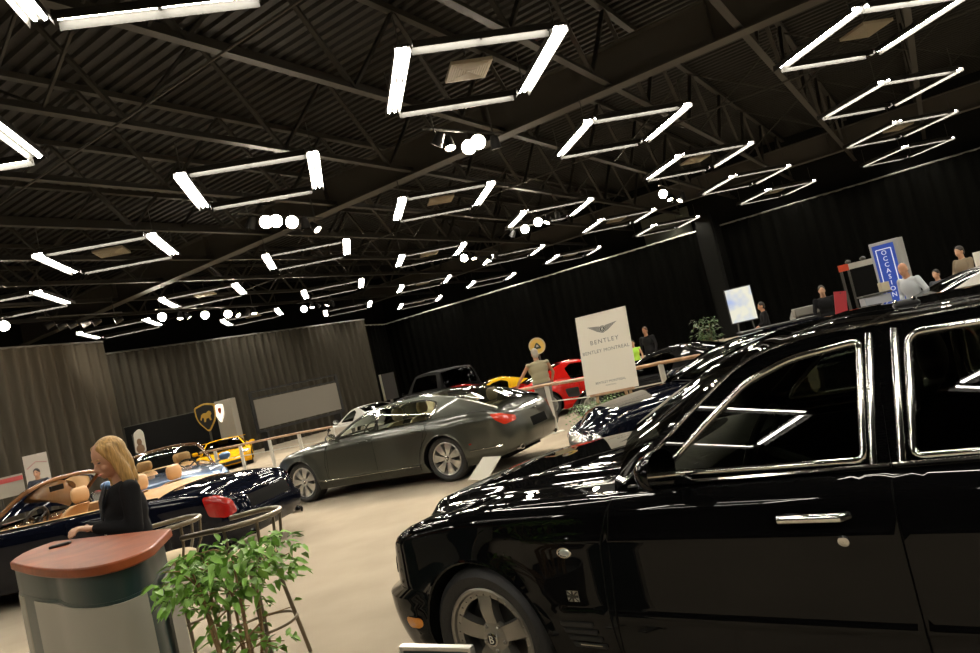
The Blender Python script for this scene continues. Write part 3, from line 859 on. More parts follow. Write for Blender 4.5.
def make_azure(root, pm, hoodm, cab=M_TAN):
    sp = dict(sf=-.88, sr=4.50, W=.96, af=.6, ar=.5, nf=2.8, nr=3.6, rt=.10, floor=.2, barrel=.05,
              zt=[(-.88, .78), (-.7, .84), (-.3, .92), (.3, .96), (1.0, .975), (2.2, .97), (3.0, .975), (3.7, .955), (4.2, .90), (4.50, .81)],
              zb=[(-.88, .25), (.45, .21), (3.4, .21), (4.50, .30)],
              prof=[(.2, -.09), (.33, -.035), (.5, -.004), (.60, .0), (.80, .0), (.90, -.012), (1.0, -.04)],
              frontlean=[(.2, .05), (.42, 0), (.8, .05)], rearlean=[(.2, -.05), (.40, 0), (.55, 0), (.62, -.02), (.9, -.10)],
              arches=[(0, .355, .395), (3.116, .355, .395)],
              bumps=[(.22, .585, .04, -9, -.4, .06), (.22, .565, .06, 3.55, 9, .08), (.5, .535, .006, .46, 2.70, .02), (.79, .815, .006, .3, 3.7, .3)],
              flares=[(0, .355, .395, .02, .12), (3.116, .355, .395, .03, .2)])
    c = Car(root, sp); su = c.su
    uc = su(4.12)
    tl = fillet([(uc + .02, .64), (uc - .03, .87), (uc + .20, .86), (uc + .36, .77), (uc + .37, .62), (uc + .22, .58)], .04)
    reg = [('tail_lamp', tl, .006, 'red', (-1, 1)),
           ('number_plate_recess', [(c.uy(.52, True), .60), (c.uy(.50, True), .76), (c.Umax + .02, .76), (c.Umax + .02, .60)], -.004, 'black', (-1, 1)),
           ('front_door', densify([(su(.85), .24), (su(.85), .94), (su(2.25), .94), (su(2.25), .24)], .1), 0, 'paint', (-1, 1))]
    c.girdle(reg, pm, dict(red=M_REDLENS, black=M_VOID, paint=pm))
    c.seam([(.85, .24), (.85, .95)]); c.seam([(2.25, .24), (2.25, .95)])
    c.deck('bonnet', -.88, .85, pchip([(-.88, .82), (-.7, .93), (0, 1.0), (.85, 1.03)]), 2.6, pm, nv=10)
    c.deck('boot_lid', 3.45, 4.50, pchip([(3.4, 1.02), (3.9, 1.0), (4.25, .94), (4.50, .815)]), 2.6, pm, nv=12)
    # folded roof under its leather cover, with a padded front edge
    def shp(a, x): return 1 - a ** 3
    c.deck('hood_cover', 2.95, 3.46, pchip([(2.95, 1.05), (3.2, 1.065), (3.46, 1.025)]), 3, hoodm, nv=12, shape=shp)
    xs = [1.05 + 1.92 * i / 16 for i in range(17)]
    for sg in (1, -1):
        b = MB()
        b.grid([[Vector((x, sg * c.edge(x)[0], c.edge(x)[1])) for x in xs], [Vector((x, sg * (c.edge(x)[0] - .05), c.edge(x)[1] + .018)) for x in xs], [Vector((x, sg * (c.edge(x)[0] - .11), c.edge(x)[1] + .0)) for x in xs], [Vector((x, sg * (c.edge(x)[0] - .12), c.edge(x)[1] - .5)) for x in xs]])
        b.build('door_top_leather', cab, root, smooth=60)
    for sg in (1, -1):
        b = MB()
        b.tube([Vector((x, sg * (c.edge(x)[0] + .006), c.edge(x)[1] + .006)) for x in [.85 + 2.6 * i / 20 for i in range(21)]], .009, 6)
        b.tube([Vector((c.pos(su(x), .575).x, sg * (-c.pos(su(x), .575).y + .004), .575)) for x in [3.6 + .5 * i / 8 for i in range(9)]], .008, 6)
        b.build('waist_moulding', M_CHROME, root)
    b = MB(); us = [c.su(4.0) + (c.Umax - c.su(4.0)) * i / 30 for i in range(31)]
    for sg in (1, -1): b.tube([Vector((c.pos(u, .572).x, sg * -c.pos(u, .572).y, .574)) for u in us], .007, 6)
    b.build('bumper_moulding', M_CHROME, root)
    rail = [(.86, .965), (1.10, 1.13), (1.32, 1.28), (1.48, 1.375), (1.56, 1.40)]
    c.house(rail, .30, .2, [.16, .13, .10, .07], 4, 4, [], pm, G_CLEAR, {}, sheet_names=('windshield', None, None), solid_sides=False, vband=.95)
    RLn = len(c.RL)
    b = MB()
    fr = [c.sheet(i, -.985) for i in range(RLn)] + [c.sheet(RLn - 1, v) for v in [-.9 + 1.8 * k / 12 for k in range(13)]] + [c.sheet(i, .985) for i in range(RLn - 1, -1, -1)]
    b.tube(fr, .030, 8); b.build('windscreen_frame', M_WOOD, root, smooth=60)
    b = MB(); b.tube([p + Vector((-.028, 0, .012)) for p in fr], .011, 6); b.build('screen_moulding', M_CHROME, root)
    interior(root, 1.0, 3.05, .90, .36, .99, cab, mdash=M_WOOD, seats=((1.55, .37), (1.55, -.37)), rear=True, hs=.60)
    steering(root, 1.30, -.37, .98)
    b = MB(); b.box((1.36, 0, 1.34), (.03, .22, .07)); b.build('rear_view_mirror', M_BLACK, root)
    b = MB(); Q = c.on_girth(c.Umax, .78, .004); b.lathe([(.024, 0), (.02, .006), (.001, .006)], 20, M=Q)
    for sg in (1, -1): b.add([(sg * .02, -.012, 0), (sg * .12, .012, 0), (sg * .11, .02, 0), (sg * .02, .014, 0), (sg * .02, -.012, .004), (sg * .12, .012, .004), (sg * .11, .02, .004), (sg * .02, .014, .004)], [(0, 1, 2, 3), (4, 5, 6, 7), (0, 1, 5, 4), (1, 2, 6, 5), (2, 3, 7, 6)], Q)
    b.build('winged_emblem', M_CHROME, root)
    for sg in (1, -1):
        b = MB(); b.lathe([(.045, -.08), (.045, .05), (.036, .05), (.036, -.08)], 16, M=Matrix.Translation((4.47, sg * .60, .29)) @ Matrix.Rotation(R(90), 4, 'Y'))
        b.build('exhaust_pipe', M_CHROME, root)
    for sg in (1, -1):
        b = MB()
        Q = c.on_girth(su(4.25), .47, .0)
        b.add(*quad_bar((-.06, 0), (.06, 0), .035, .006), Q if sg > 0 else Matrix.Diagonal((1, -1, 1, 1)) @ Q)
        b.build('rear_reflector', M_REDLENS, root)
    mirror(root, 1.05, -.955, 1.05, pm); mirror(root, 1.05, .955, 1.05, pm, sgn=1)
    for xx, sd in ((0, -1), (0, 1), (3.116, -1), (3.116, 1)):
        wheel(root, xx, sd * .925, .355, .355, .25, .24, (5, 'five'), sd, spin=R(20), cap='B')
    return c

def make_sports(root, pm, Hh=1.15, W=.90, L=3.9, wb=2.35, gl=None, wing=False, scoop=False, rakef=1.0, lamps=True):
    """Low mid-engined coupe, cab forward; height, width, length, wheelbase."""
    gl = gl or G_SMOKE
    fo = (L - wb) * .48; sf, sr = -fo, wb + (L - wb) * .52
    k = Hh / 1.15; l = L / 3.9
    sp = dict(sf=sf, sr=sr, W=W, af=.75, ar=.45, nf=2.2, nr=3.0, rt=.12, floor=.13, barrel=.12,
              zt=[(sf, .40 * k), (sf + .25, .52 * k), (-.05, .68 * k), (.25, .67 * k), (.6 * l, .66 * k), (1.2 * l, .68 * k), (wb - .35, .78 * k), (wb, .82 * k), (sr - .15, .79 * k), (sr, .74 * k)],
              zb=[(sf, .17), (.4, .14), (wb - .4, .14), (sr, .26)],
              prof=[(.13, -.06), (.25, .0), (.45, -.02), (.6, .0), (.8, -.02)],
              frontlean=[(.15, .04), (.3, 0), (.6, .22)], rearlean=[(.2, -.1), (.45, 0), (.8, -.06)],
              arches=[(0, .31, .345), (wb, .32, .355)], bumps=[], flares=[(0, .31, .34, .05, .25), (wb, .32, .35, .06, .3)])
    c = Car(root, sp); su = c.su
    reg = [('headlamp', fillet([(c.uy(W * .50), .45 * k), (c.uy(W * .55), .56 * k) if False else (c.uy(W * .55), .47 * k), (su(-.35), .60 * k), (su(-.30), .56 * k)], .02), .004, 'lamp', (-1, 1)),
           ('tail_lamp', fillet([(c.uy(W * .80, True), .62 * k), (c.uy(W * .80, True), .72 * k), (c.uy(W * .45, True), .72 * k), (c.uy(W * .45, True), .62 * k)], .04), .004, 'red', (-1, 1)),
           ('front_intake', [(c.uy(.002), .20), (c.uy(.002), .31), (c.uy(W * .6), .31), (c.uy(W * .6), .21)], 0, 'black', (-1, 1)),
           ('side_intake', fillet([(su(wb - .80), .36), (su(wb - .80), .60), (su(wb - .45), .62), (su(wb - .50), .40)], .05), -.0, 'black', (-1, 1))]
    c.girdle(reg, pm, dict(lamp=M_LAMPGLASS, red=M_REDLENS, black=M_BLACK))
    c.seam([(.55 * l, .2), (.50 * l, .64 * k)]); c.seam([(1.45 * l, .2), (1.5 * l, .66 * k)])
    c.deck('bonnet', sf, .62 * l, pchip([(sf, .42 * k), (sf + .3, .56 * k), (.1, .66 * k), (.62 * l, .72 * k)]), 2.2, pm, nv=10, shape=lambda a, x: (1 - a ** 2) if x < -.35 else (1 - a ** 2) * .9)
    c.deck('engine_cover', wb - .55, sr, pchip([(wb - .55, .92 * k), (wb, .88 * k), (sr, .76 * k)]), 2.4, pm, nv=10)
    rail = [(.42 * l, .665 * k), (.72 * l, .83 * k), (.98 * l, .985 * k), (1.2 * l, 1.075 * k), (1.45 * l, 1.11 * k), (1.7 * l, 1.095 * k), (1.95 * l, 1.03 * k), (2.3 * l, .92 * k), (2.65 * l, .80 * k)]
    w1 = fillet([(.72 * l, .72 * k), (.80 * l, .82 * k), (1.0 * l, .94 * k), (1.22 * l, 1.03 * k), (1.50 * l, 1.06 * k), (1.68 * l, .98 * k), (1.62 * l, .72 * k)], .04)
    c.house(rail, .55, .25, [.12, .09, .045, .04, .05, .05], 3, 5, [('side_window', densify(w1, .1), -.003, 'glass')], pm, gl, dict(glass=gl))
    mirror(root, .78 * l, -W * .95, .80 * k, pm); mirror(root, .78 * l, W * .95, .80 * k, pm, sgn=1)
    for xx, sd, r in ((0, -1, .31), (0, 1, .31), (wb, -1, .32), (wb, 1, .32)):
        wheel(root, xx, sd * (W - .05), r, r, .215, .22, (6, 'split'), sd)
    interior(root, .75 * l, 1.9 * l, W - .1, .22, .66 * k, M_DKLEATHER, seats=((.95 * l, .33), (.95 * l, -.33)), rear=False, hs=.5)
    if wing:
        b = MB(); b.box((sr - .12, 0, Hh * .93), (.24, 2 * W - .25, .025)); o = b.build('rear_wing', pm, root, bevel=.008)
        b = MB()
        for sg in (1, -1): b.bar((sr - .15, sg * .45, Hh * .68), (sr - .12, sg * .5, Hh * .93), .12, .02, (0, 1, 0))
        b.build('wing_strut', pm, o)
    if scoop:
        b = MB(); b.ball((1.65 * l, 0, 1.12 * k), (.35, .2, .07)); b.build('roof_scoop', pm, root)
    return c

def make_suv(root, pm, gl=None):
    gl = gl or G_SMOKE
    sp = dict(sf=-.85, sr=3.75, W=.97, af=.35, ar=.3, nf=3.2, nr=3.8, rt=.08, floor=.3, barrel=.03,
              zt=[(-.85, .95), (-.6, 1.03), (0, 1.08), (.6, 1.12), (3.0, 1.12), (3.75, 1.10)], zb=[(-.85, .35), (.5, .32), (2.3, .32), (3.75, .4)],
              prof=[(.3, -.05), (.5, 0), (.9, 0), (1.1, -.04)], frontlean=[(.3, .06), (.5, 0), (1.0, .05)], rearlean=[(.3, -.04), (.6, 0), (1.1, -.03)],
              arches=[(0, .38, .43), (2.85, .38, .43)], bumps=[(.35, .6, .03, -9, -.4, .06)], flares=[(0, .38, .43, .03, .12), (2.85, .38, .43, .03, .12)])
    c = Car(root, sp); su = c.su
    reg = [('headlamp', fillet([(c.uy(.55), .80), (c.uy(.55), .93), (c.uy(.88), .93), (c.uy(.88), .80)], .03), .004, 'lamp', (-1, 1)),
           ('radiator_grille', [(c.uy(.002), .70), (c.uy(.002), .92), (c.uy(.45), .92), (c.uy(.42), .70)], .003, 'grille', (-1, 1))]
    c.girdle(reg, pm, dict(lamp=M_LAMPGLASS, grille=M_GRILLE))
    c.deck('bonnet', -.85, .75, pchip([(-.85, .98), (-.6, 1.08), (.75, 1.17)]), 3, pm, nv=8)
    rail = [(.55, 1.10), (.85, 1.36), (1.1, 1.58), (1.35, 1.74), (1.7, 1.79), (2.5, 1.79), (3.2, 1.76), (3.5, 1.70), (3.65, 1.40), (3.73, 1.10)]
    w = fillet([(1.0, 1.17), (1.25, 1.50), (1.45, 1.68), (2.6, 1.70), (3.25, 1.66), (3.4, 1.18)], .06)
    c.house(rail, .22, .1, [.10, .06, .04, .04, .04, .04], 3, 7, [('side_window', densify(w, .12), -.003, 'glass')], pm, gl, dict(glass=gl))
    mirror(root, .95, -.98, 1.2, pm); mirror(root, .95, .98, 1.2, pm, sgn=1)
    for xx, sd in ((0, -1), (0, 1), (2.85, -1), (2.85, 1)): wheel(root, xx, sd * .92, .38, .38, .25, .25, (5, 'split'), sd)
    return c
# ------------------------------------------------------------------ the hall (axes: a towards the back drape, b across)
HA = Vector((sin(R(32.2)), cos(R(32.2)), 0)); HB = Vector((cos(R(32.2)), -sin(R(32.2)), 0))
HM = Matrix(((HB.x, HA.x, 0, 0), (HB.y, HA.y, 0, 0), (0, 0, 1, 0), (0, 0, 0, 1)))     # (b, a, z) -> world
def hall(a, b, z=0.): return HA * a + HB * b + Vector((0, 0, z))
AB0, AB1, BB0, BB1, ROOF = -20., 41.5, -35., 33., 9.7
def struct(name, mb, m, smooth=30):
    o = mb.build(name, m, smooth=smooth); o['kind'] = 'structure'; return o
M_CARPET = mat('carpet', (.375, .318, .240), .95, spec=.1, noise=.10, nscale=1.3, bump=.5, bscale=140)
M_WALLD = mat('dark_wall', (.012, .012, .011), .9, spec=.1)
M_DECK = mat('roof_deck', (.0125, .0113, .009), .8, noise=.15, nscale=2.)
M_GIRDER = mat('girder_paint', (.056, .050, .040), .65)
M_TRUSS = mat('truss_paint', (.033, .030, .024), .65)
b = MB(); b.box(((BB0 + BB1) / 2, (AB0 + AB1) / 2, -.1), (BB1 - BB0 + .6, AB1 - AB0 + .6, .2), HM); struct('floor', b, M_CARPET)
b = MB()
prof = []
x = BB0
per = .32
rows = []
aa = AB0
while aa < AB1:
    for da, z in ((0, 0), (.10, 0), (.14, .07), (.26, .07), (.30, 0)):
        rows.append([Vector(hall(aa + da, BB0, ROOF + z)), Vector(hall(aa + da, BB1, ROOF + z))])
    aa += per
b.grid(rows); struct('ceiling', b, M_DECK, smooth=10)
for nm, c, d in (('wall_back', ((BB0 + BB1) / 2, AB1 + .1, ROOF / 2), (BB1 - BB0, .2, ROOF)), ('wall_front', ((BB0 + BB1) / 2, AB0 - .1, ROOF / 2), (BB1 - BB0, .2, ROOF)),
                 ('wall_left', (BB0 - .1, (AB0 + AB1) / 2, ROOF / 2), (.2, AB1 - AB0, ROOF)), ('wall_right', (BB1 + .1, (AB0 + AB1) / 2, ROOF / 2), (.2, AB1 - AB0, ROOF))):
    b = MB(); b.box(c, d, HM); struct(nm, b, M_WALLD)
# plate girders across the hall
ZB = 7.28
for k, a in enumerate((-3.5, 16.45, 36.4)):
    b = MB()
    b.box(((BB0 + BB1) / 2, a, ZB + .02), (BB1 - BB0, .42, .04), HM); b.box(((BB0 + BB1) / 2, a, ZB + .98), (BB1 - BB0, .42, .04), HM)
    b.box(((BB0 + BB1) / 2, a, ZB + .5), (BB1 - BB0, .03, .95), HM)
    for q in range(int(BB0) + 2, int(BB1), 6): b.box((q, a, ZB + .5), (.02, .36, .94), HM)
    struct('roof_beam', b, M_GIRDER)
# lattice joists between the girders
for k in range(-7, 13):
    bb = -8.58 + 3.07 * k
    if not BB0 + .5 < bb < BB1 - .5: continue
    bm_ = MB()
    bm_.box((bb, (AB0 + AB1) / 2, ZB + .1), (.16, AB1 - AB0, .02), HM); bm_.box((bb, (AB0 + AB1) / 2, ZB + .17), (.02, AB1 - AB0, .14), HM)
    bm_.box((bb, (AB0 + AB1) / 2, ROOF - .12), (.16, AB1 - AB0, .14), HM)
    a = AB0 + 1.2 + (k % 2) * .9
    while a + 3.7 < AB1:
        bm_.bar(hall(a, bb, ZB + .15), hall(a + 1.85, bb, ROOF - .15), .10, .06); bm_.bar(hall(a + 1.85, bb, ROOF - .15), hall(a + 3.7, bb, ZB + .15), .10, .06)
        a += 3.7
    struct('roof_truss_beam', bm_, M_TRUSS)
# cross bracing between joists
for k, a in enumerate((6.5, 24., 31.)):
    bm_ = MB()
    for q in range(-7, 12):
        b0, b1 = -8.58 + 3.07 * q, -8.58 + 3.07 * (q + 1)
        if BB0 < b0 and b1 < BB1:
            bm_.bar(hall(a, b0, ZB + .2), hall(a, b1, ROOF - .3), .05, .05); bm_.bar(hall(a + .06, b0, ROOF - .3), hall(a + .06, b1, ZB + .2), .05, .05)
    struct('roof_brace_beam', bm_, M_TRUSS)
# conduits hung below the joists
bm_ = MB()
for a, z in ((7.3, 7.05), (20.6, 7.05)): bm_.tube([hall(a, BB0 + 1, z), hall(a, BB1 - 1, z)], .022, 6)
struct('ceiling_trim_line', bm_, M_TRUSS)

# ------------------------------------------------------------------ drapes
def drape(name, label, p0, p1, z1, m, period=.42, amp=.07, seed=1, rail=None, z0=.01):
    rnd = random.Random(seed); p0, p1 = Vector(p0), Vector(p1); L = (p1 - p0).length; t = (p1 - p0) / L; n = Vector((-t.y, t.x, 0))
    N = int(L / period * 8); o = thing(name, label, 'curtain', (p0.x, p0.y, 0))
    offs = []; ph = 0.; 
    for i in range(N + 1):
        ph += 2 * PI / 8 * rnd.uniform(.7, 1.35); offs.append((ph, amp * rnd.uniform(.75, 1.1)))
    rows = []
    for k in range(5):
        f = k / 4; z = z0 + (z1 - z0) * f; row = []
        for i in range(N + 1):
            d = offs[i][1] * sin(offs[i][0]) * (1.15 - .45 * f) + .03 * sin(i * .05 + f * 2)
            row.append(p0 + t * (L * i / N) + n * d - Vector((p0.x, p0.y, 0)) + Vector((0, 0, z)))
        rows.append(row)
    b = MB(); b.grid(rows); b.build('cloth', m, o, smooth=179)
    b = MB(); b.tube([Vector((0, 0, z1 + .03)), p1 - p0 + Vector((0, 0, z1 + .03))], .045, 8); b.build('curtain_rail', rail or M_POST, o)
    u = MB()
    return o
M_GREYD = mat('grey_drape', (.078, .069, .053), .9, spec=.1)
M_GREYD2 = mat('dark_grey_drape', (.052, .046, .035), .9, spec=.1)
M_DIMRAIL = mat('grey_pipe', (.12, .115, .10), .5)
M_BLACKD = mat('black_drape', (.0028, .0028, .0024), .9, spec=.02)
drape('grey_drape', 'grey pleated curtain hanging beside the two white posters', hall(-6, -23.9), hall(16.2, -28.3), 6.0, M_GREYD, period=.5, amp=.15, seed=2, rail=M_DIMRAIL)
drape('grey_drape', 'long dark grey pleated curtain behind the wide projection screen', hall(17.6, -32.1), hall(33.6, -30.0), 6.0, M_GREYD2, period=.46, amp=.13, seed=3, rail=M_DIMRAIL)
drape('black_drape', 'wide black curtain behind the red sports car and the sign board', hall(40, -34.8), hall(40, -10.7), 6.05, M_BLACKD, period=.6, seed=4)
drape('black_drape', 'black curtain behind the blue vertical sign and the booth', hall(40.5, -9.5), hall(40.5, 32.6), 6.05, M_BLACKD, period=.6, seed=5, rail=M_DIMRAIL)
drape('black_drape', 'short black curtain in the corner past the projection screen', hall(34, -32), hall(39.6, -33.6), 6.0, M_BLACKD, period=.6, seed=6)
b = MB(); b.box((-10.1, 39.7, 3.4), (.8, .5, 6.8), HM); struct('trim_column', b, mat('column_cloth', (.009, .009, .008), .9, spec=.1))
b = MB(); b.box((-12.6, 41.2, 7.0), (2.8, .2, 1.5), HM); struct('wall_back_panel', b, mat('grey_panel', (.16, .17, .13), .8))

# ------------------------------------------------------------------ square tube lights
FIX_Z = CAM_H + 5.03; FS = 2.6
M_TUBE = mat('fluorescent_tube', (.9, .9, .85), .4, emit=(1.0, .93, .80), strength=78.)
M_REFL = mat('grey_reflector', (.032, .031, .028), .5, spec=.2)
ROT = R(12.0)
h_mesh = {}
def strip_meshes():
    for key, L in (('long', 2.62), ('short', 2.30)):
        b = MB()
        pf = [(-.135, -.086), (-.12, .03), (-.06, .06), (.06, .06), (.12, .03), (.135, -.086), (.128, -.086), (.112, .026), (.055, .048), (-.055, .048), (-.112, .026), (-.128, -.086)]
        vs = [(x, y, z) for x in (-L / 2, L / 2) for y, z in pf]; n = len(pf)
        b.add(vs, [(i, (i + 1) % n, n + (i + 1) % n, n + i) for i in range(n)])
        for e in (-1, 0, 1): b.box((e * (L / 2 - .012), 0, .028), (.024, .24, .04))
        h_mesh['h' + key] = b.mesh('lamp_housing', 30); h_mesh['h' + key].materials.append(M_REFL)
        b = MB(); l = L / 2 - .06; b.tube([(-l / 2, 0, 0), (l / 2, 0, 0)], .026, 8)
        h_mesh['t' + key] = b.mesh('fluorescent_tube', 60); h_mesh['t' + key].materials.append(M_TUBE)
        b = MB(); b.tube([(-L / 2 + .05, 0, 0), (L / 2 - .05, 0, 0)], .04, 6)
        h_mesh['T' + key] = b.mesh('fluorescent_tube', 60); h_mesh['T' + key].materials.append(M_TUBE)
    b = MB(); b.tube([(0, 0, .06), (0, 0, ZB + .1 - FIX_Z)], .012, 5); h_mesh['rod'] = b.mesh('hanger_rod', 60); h_mesh['rod'].materials.append(M_STEEL)
strip_meshes()
def sub(name, me, parent, loc, rz):
    o = bpy.data.objects.new(name, me); o.location = loc; o.rotation_euler = (0, 0, rz); COL.objects.link(o); o.parent = parent; return o
def tube_square(label, c, full, group):
    t = thing('ceiling_tube_light', label, 'ceiling light', c, ROT, group)
    for k in range(4):
        key = 'long' if k % 2 == 0 else 'short'
        rz = PI / 2 if k % 2 == 0 else 0
        off = [(-FS / 2, 0), (0, FS / 2), (FS / 2, 0), (0, -FS / 2)][k]
        h = sub('lamp_housing', h_mesh['h' + key], t, (off[0], off[1], 0), rz)
        L = 2.62 if key == 'long' else 2.30
        if full:
            for sx in (-1, 1):
                for sy in ((-1, 1) if key == 'long' else (0,)): sub('fluorescent_tube', h_mesh['t' + key], h, (sx * L / 4, sy * .052, .004), 0)
        else:
            sub('fluorescent_tube', h_mesh['T' + key], h, (0, 0, .0), 0)
    if full:
        for k in range(4): sub('hanger_rod', h_mesh['rod'], t, ([-1, 1, 1, -1][k] * FS / 2, [-1, -1, 1, 1][k] * FS * .42, 0), 0)
    return t
def vent_mesh():
    b = MB(); s = .37
    b.box((0, 0, .03), (2 * s, 2 * s, .06))
    for q in range(4):
        M = Matrix.Rotation(q * PI / 2, 4, 'Z')
        for k in range(7):
            y = .05 + k * .045; b.box((0, y, -.004), (2 * y, .018, .014), M)
    me = b.mesh('air_diffuser', 30); me.materials.append(mat('diffuser', (.36, .32, .24), .6)); return me
vm = vent_mesh()
M_HOUSB = mat('spot_housing', (.02, .02, .02), .5)
b = MB(); b.tube([(0, 0, .3), (0, 0, ZB + .1 - FIX_Z - .2)], .02, 5)
rodv = b.mesh('diffuser_stem', 60); rodv.materials.append(M_STEEL)
ORD = ['first', 'second', 'third', 'fourth', 'fifth', 'sixth', 'seventh', 'eighth', 'ninth', 'tenth']
def inview(c, mg=90):
    d = Vector(c) - Vector((0, 0, CAM_H)); z = d.dot(_f)
    if z < .5: return False
    x = 490 + FOCAL * d.dot(CR) / z; y = 326.5 - FOCAL * d.dot(CU) / z
    return -mg < x < 980 + mg and -mg < y < 653 + mg
for i in range(-2, 5):
    for j in range(-4, 6):
        a, bb = (10.85 + 6.93 * i if i >= 0 else 4.55 + 8.7 * (i + 1)), -6.05 + 5.82 * j
        c = hall(a, bb, FIX_Z)
        lab = 'square of ceiling light tubes, %s from black drape, %s row from grey drape' % (ORD[4 - i], ORD[j + 4])
        v = inview(c)
        tube_square(lab, c, v, 'square tube lights over the show floor')
        if v and (i + j * 1) % 2 == 0 and (i, j) != (1, -2):
            o = mesh_obj('air_diffuser', vm, None); o.location = c + Vector((0, 0, .02)); o.rotation_euler = (0, 0, ROT)
            tag(o, 'square louvred air diffuser inside tube light, %s from black drape, %s row from grey drape' % (ORD[4 - i], ORD[j + 4]), 'air vent', 'air diffusers in the tube light squares')
            q = mesh_obj('diffuser_stem', rodv, None, o)
# spotlight clusters hung on short bars
M_HOT = mat('hot_lamp', (1, 1, 1), .4, emit=(1, .86, .66), strength=260.)
M_WARM = mat('warm_lamp', (1, 1, 1), .4, emit=(1, .82, .62), strength=60.)
def lighting_bar(label, spots, z=6.35, hot=(), aim=None):
    P = [atz(x, y, z) for x, y in spots]
    o = thing('spotlight_bar', label, 'spotlights', (P[0].x, P[0].y, z), 0, 'spotlight bars under the ceiling')
    L = [p - P[0] for p in P]
    b = MB(); e = (L[-1] - L[0]).normalized() if len(L) > 1 else Vector((1, 0, 0))
    b.tube([L[0] - e * .3 + Vector((0, 0, .32)), L[-1] + e * .3 + Vector((0, 0, .32))], .03, 8); b.build('pipe', M_STEEL, o)
    b = MB(); b.tube([L[0] + Vector((0, 0, .3)), L[0] + Vector((0, 0, ZB - z))], .02, 6); b.build('hanger', M_STEEL, o)
    b = MB(); b.tube([L[-1] + Vector((0, 0, .3)), L[-1] + Vector((0, 0, ZB - z))], .02, 6); b.build('hanger', M_STEEL, o)
    for k, p in enumerate(L):
        h = k in hot
        d = (Vector((0, 0, CAM_H - .5)) - P[k]) if h else (Vector((aim[0], aim[1], .8)) - P[k] if aim else Vector(((k % 3 - 1) * .7, .25 - (k % 2) * .6, -1)))
        d.normalize(); x = d.orthogonal().normalized(); y = d.cross(x); M = frame3(p, x, y, d)
        r = .165 if h else .12
        b = MB(); b.lathe([(.02, -.26), (.08, -.25), (.10, -.16), (r, .0), (r + .015, .04), (r - .005, .04), (r - .02, -.0)], 18, M=M); hd = b.build('spotlight', M_HOUSB, o, smooth=50)
        b = MB(); b.lathe([(r - .012, .02), (.001, .03)], 18, M=M); b.build('lamp_lens', M_HOT if h else M_WARM, hd)
        b = MB(); b.bar(p + Vector((0, 0, .32)), p - d * .1, .05, .012); b.build('yoke', M_STEEL, hd)
    return o
lighting_bar('brightest bar of spotlights, above the long plate girder, glowing white', [(250, 226), (266, 222), (276, 221), (292, 222), (306, 226), (317, 229)], hot=(1, 2, 3))
lighting_bar('spotlight bar hung below the largest bright tube square', [(437, 144), (450, 147), (469, 147), (478, 142), (496, 147)], hot=(2, 3))
lighting_bar('spotlight bar with four lamps glowing under a tube square, over the red car', [(512, 236), (525, 229), (538, 222), (547, 222), (558, 218)], hot=(1, 2))
lighting_bar('spotlight bar with two bright lamps and a row of dim ones near the back', [(464, 258), (474, 258), (482, 260), (489, 260), (496, 258)], hot=(0,))
lighting_bar('small round spotlight cluster near the dark column', [(663, 194), (670, 199), (675, 200), (680, 200), (683, 198)], hot=(0,))
lighting_bar('bar of five white-nosed spotlights in front of the grey curtain', [(47, 326), (59, 327), (70, 326), (83, 325), (94, 323), (116, 321)], aim=(-30, 17))
lighting_bar('spotlight bar with a large glaring lamp, over the projection screen side', [(162, 317), (180, 318), (189, 317), (205, 315), (228, 314), (238, 315), (247, 314), (254, 313)], hot=(0, 3, 4))
lighting_bar('spotlight bar with one bright lamp close to the corner drape', [(304, 309), (312, 307), (320, 306), (327, 305), (333, 305)], hot=(0,))
lighting_bar('single bright spotlight at the end of a bar by the grey curtain', [(-14, 329), (4, 326)], hot=(1,))
def spot(loc, target, energy, size=40, blend=.5, color=(1, .87, .70), radius=.12):
    l = bpy.data.lights.new('spot_beam', 'SPOT'); l.energy = energy; l.spot_size = R(size); l.spot_blend = blend; l.color = color; l.shadow_soft_size = radius
    o = bpy.data.objects.new('spot_beam', l); o.location = loc; o.rotation_euler = (Vector(target) - Vector(loc)).to_track_quat('-Z', 'Y').to_euler(); COL.objects.link(o); return o
spot(atz(83, 325, 6.3), (-15.2, 28.3, 5.4), 420, 62, 1.)
spot(atz(276, 221, 6.3), (-4, 9.5, .3), 1500, 60)
spot(atz(480, 143, 6.3), (-1.8, 11.5, .3), 1200, 60)
spot(atz(538, 222, 6.3), (1.2, 17, .6), 1800, 50)
spot(atz(205, 315, 6.3), (-10.5, 27, 1.0), 2200, 50)
# ------------------------------------------------------------------ people (local: x forward, y to their left, z up)
def capsule(b, p, q, r0, r1, n=14, M=None):
    p, q = Vector(p), Vector(q); d = q - p; L = d.length
    if L < 1e-6: d = Vector((0, 0, 1)); L = 1e-4
    d.normalize(); x = d.orthogonal().normalized(); y = d.cross(x); F = frame3(p, x, y, d)
    if M is not None: F = M @ F
    prof = [(r0 * sin(a), -r0 * cos(a)) for a in [.15 + (PI / 2 - .15) * i / 5 for i in range(6)]] + [(r1 * cos(a), L + r1 * sin(a)) for a in [(PI / 2 - .15) * i / 5 for i in range(6)]]
    b.lathe(prof, n, M=F, cap=True)
def ell(b, c, r, M=None, rot=None):
    T = Matrix.Translation(c)
    if rot is not None: T = T @ rot
    b.ball((0, 0, 0), r, 20, 14, M=(M @ T if M is not None else T))
SKIN = mat('skin', (.56, .31, .19), .5)
SKIN2 = mat('skin_ruddy', (.46, .23, .13), .5)
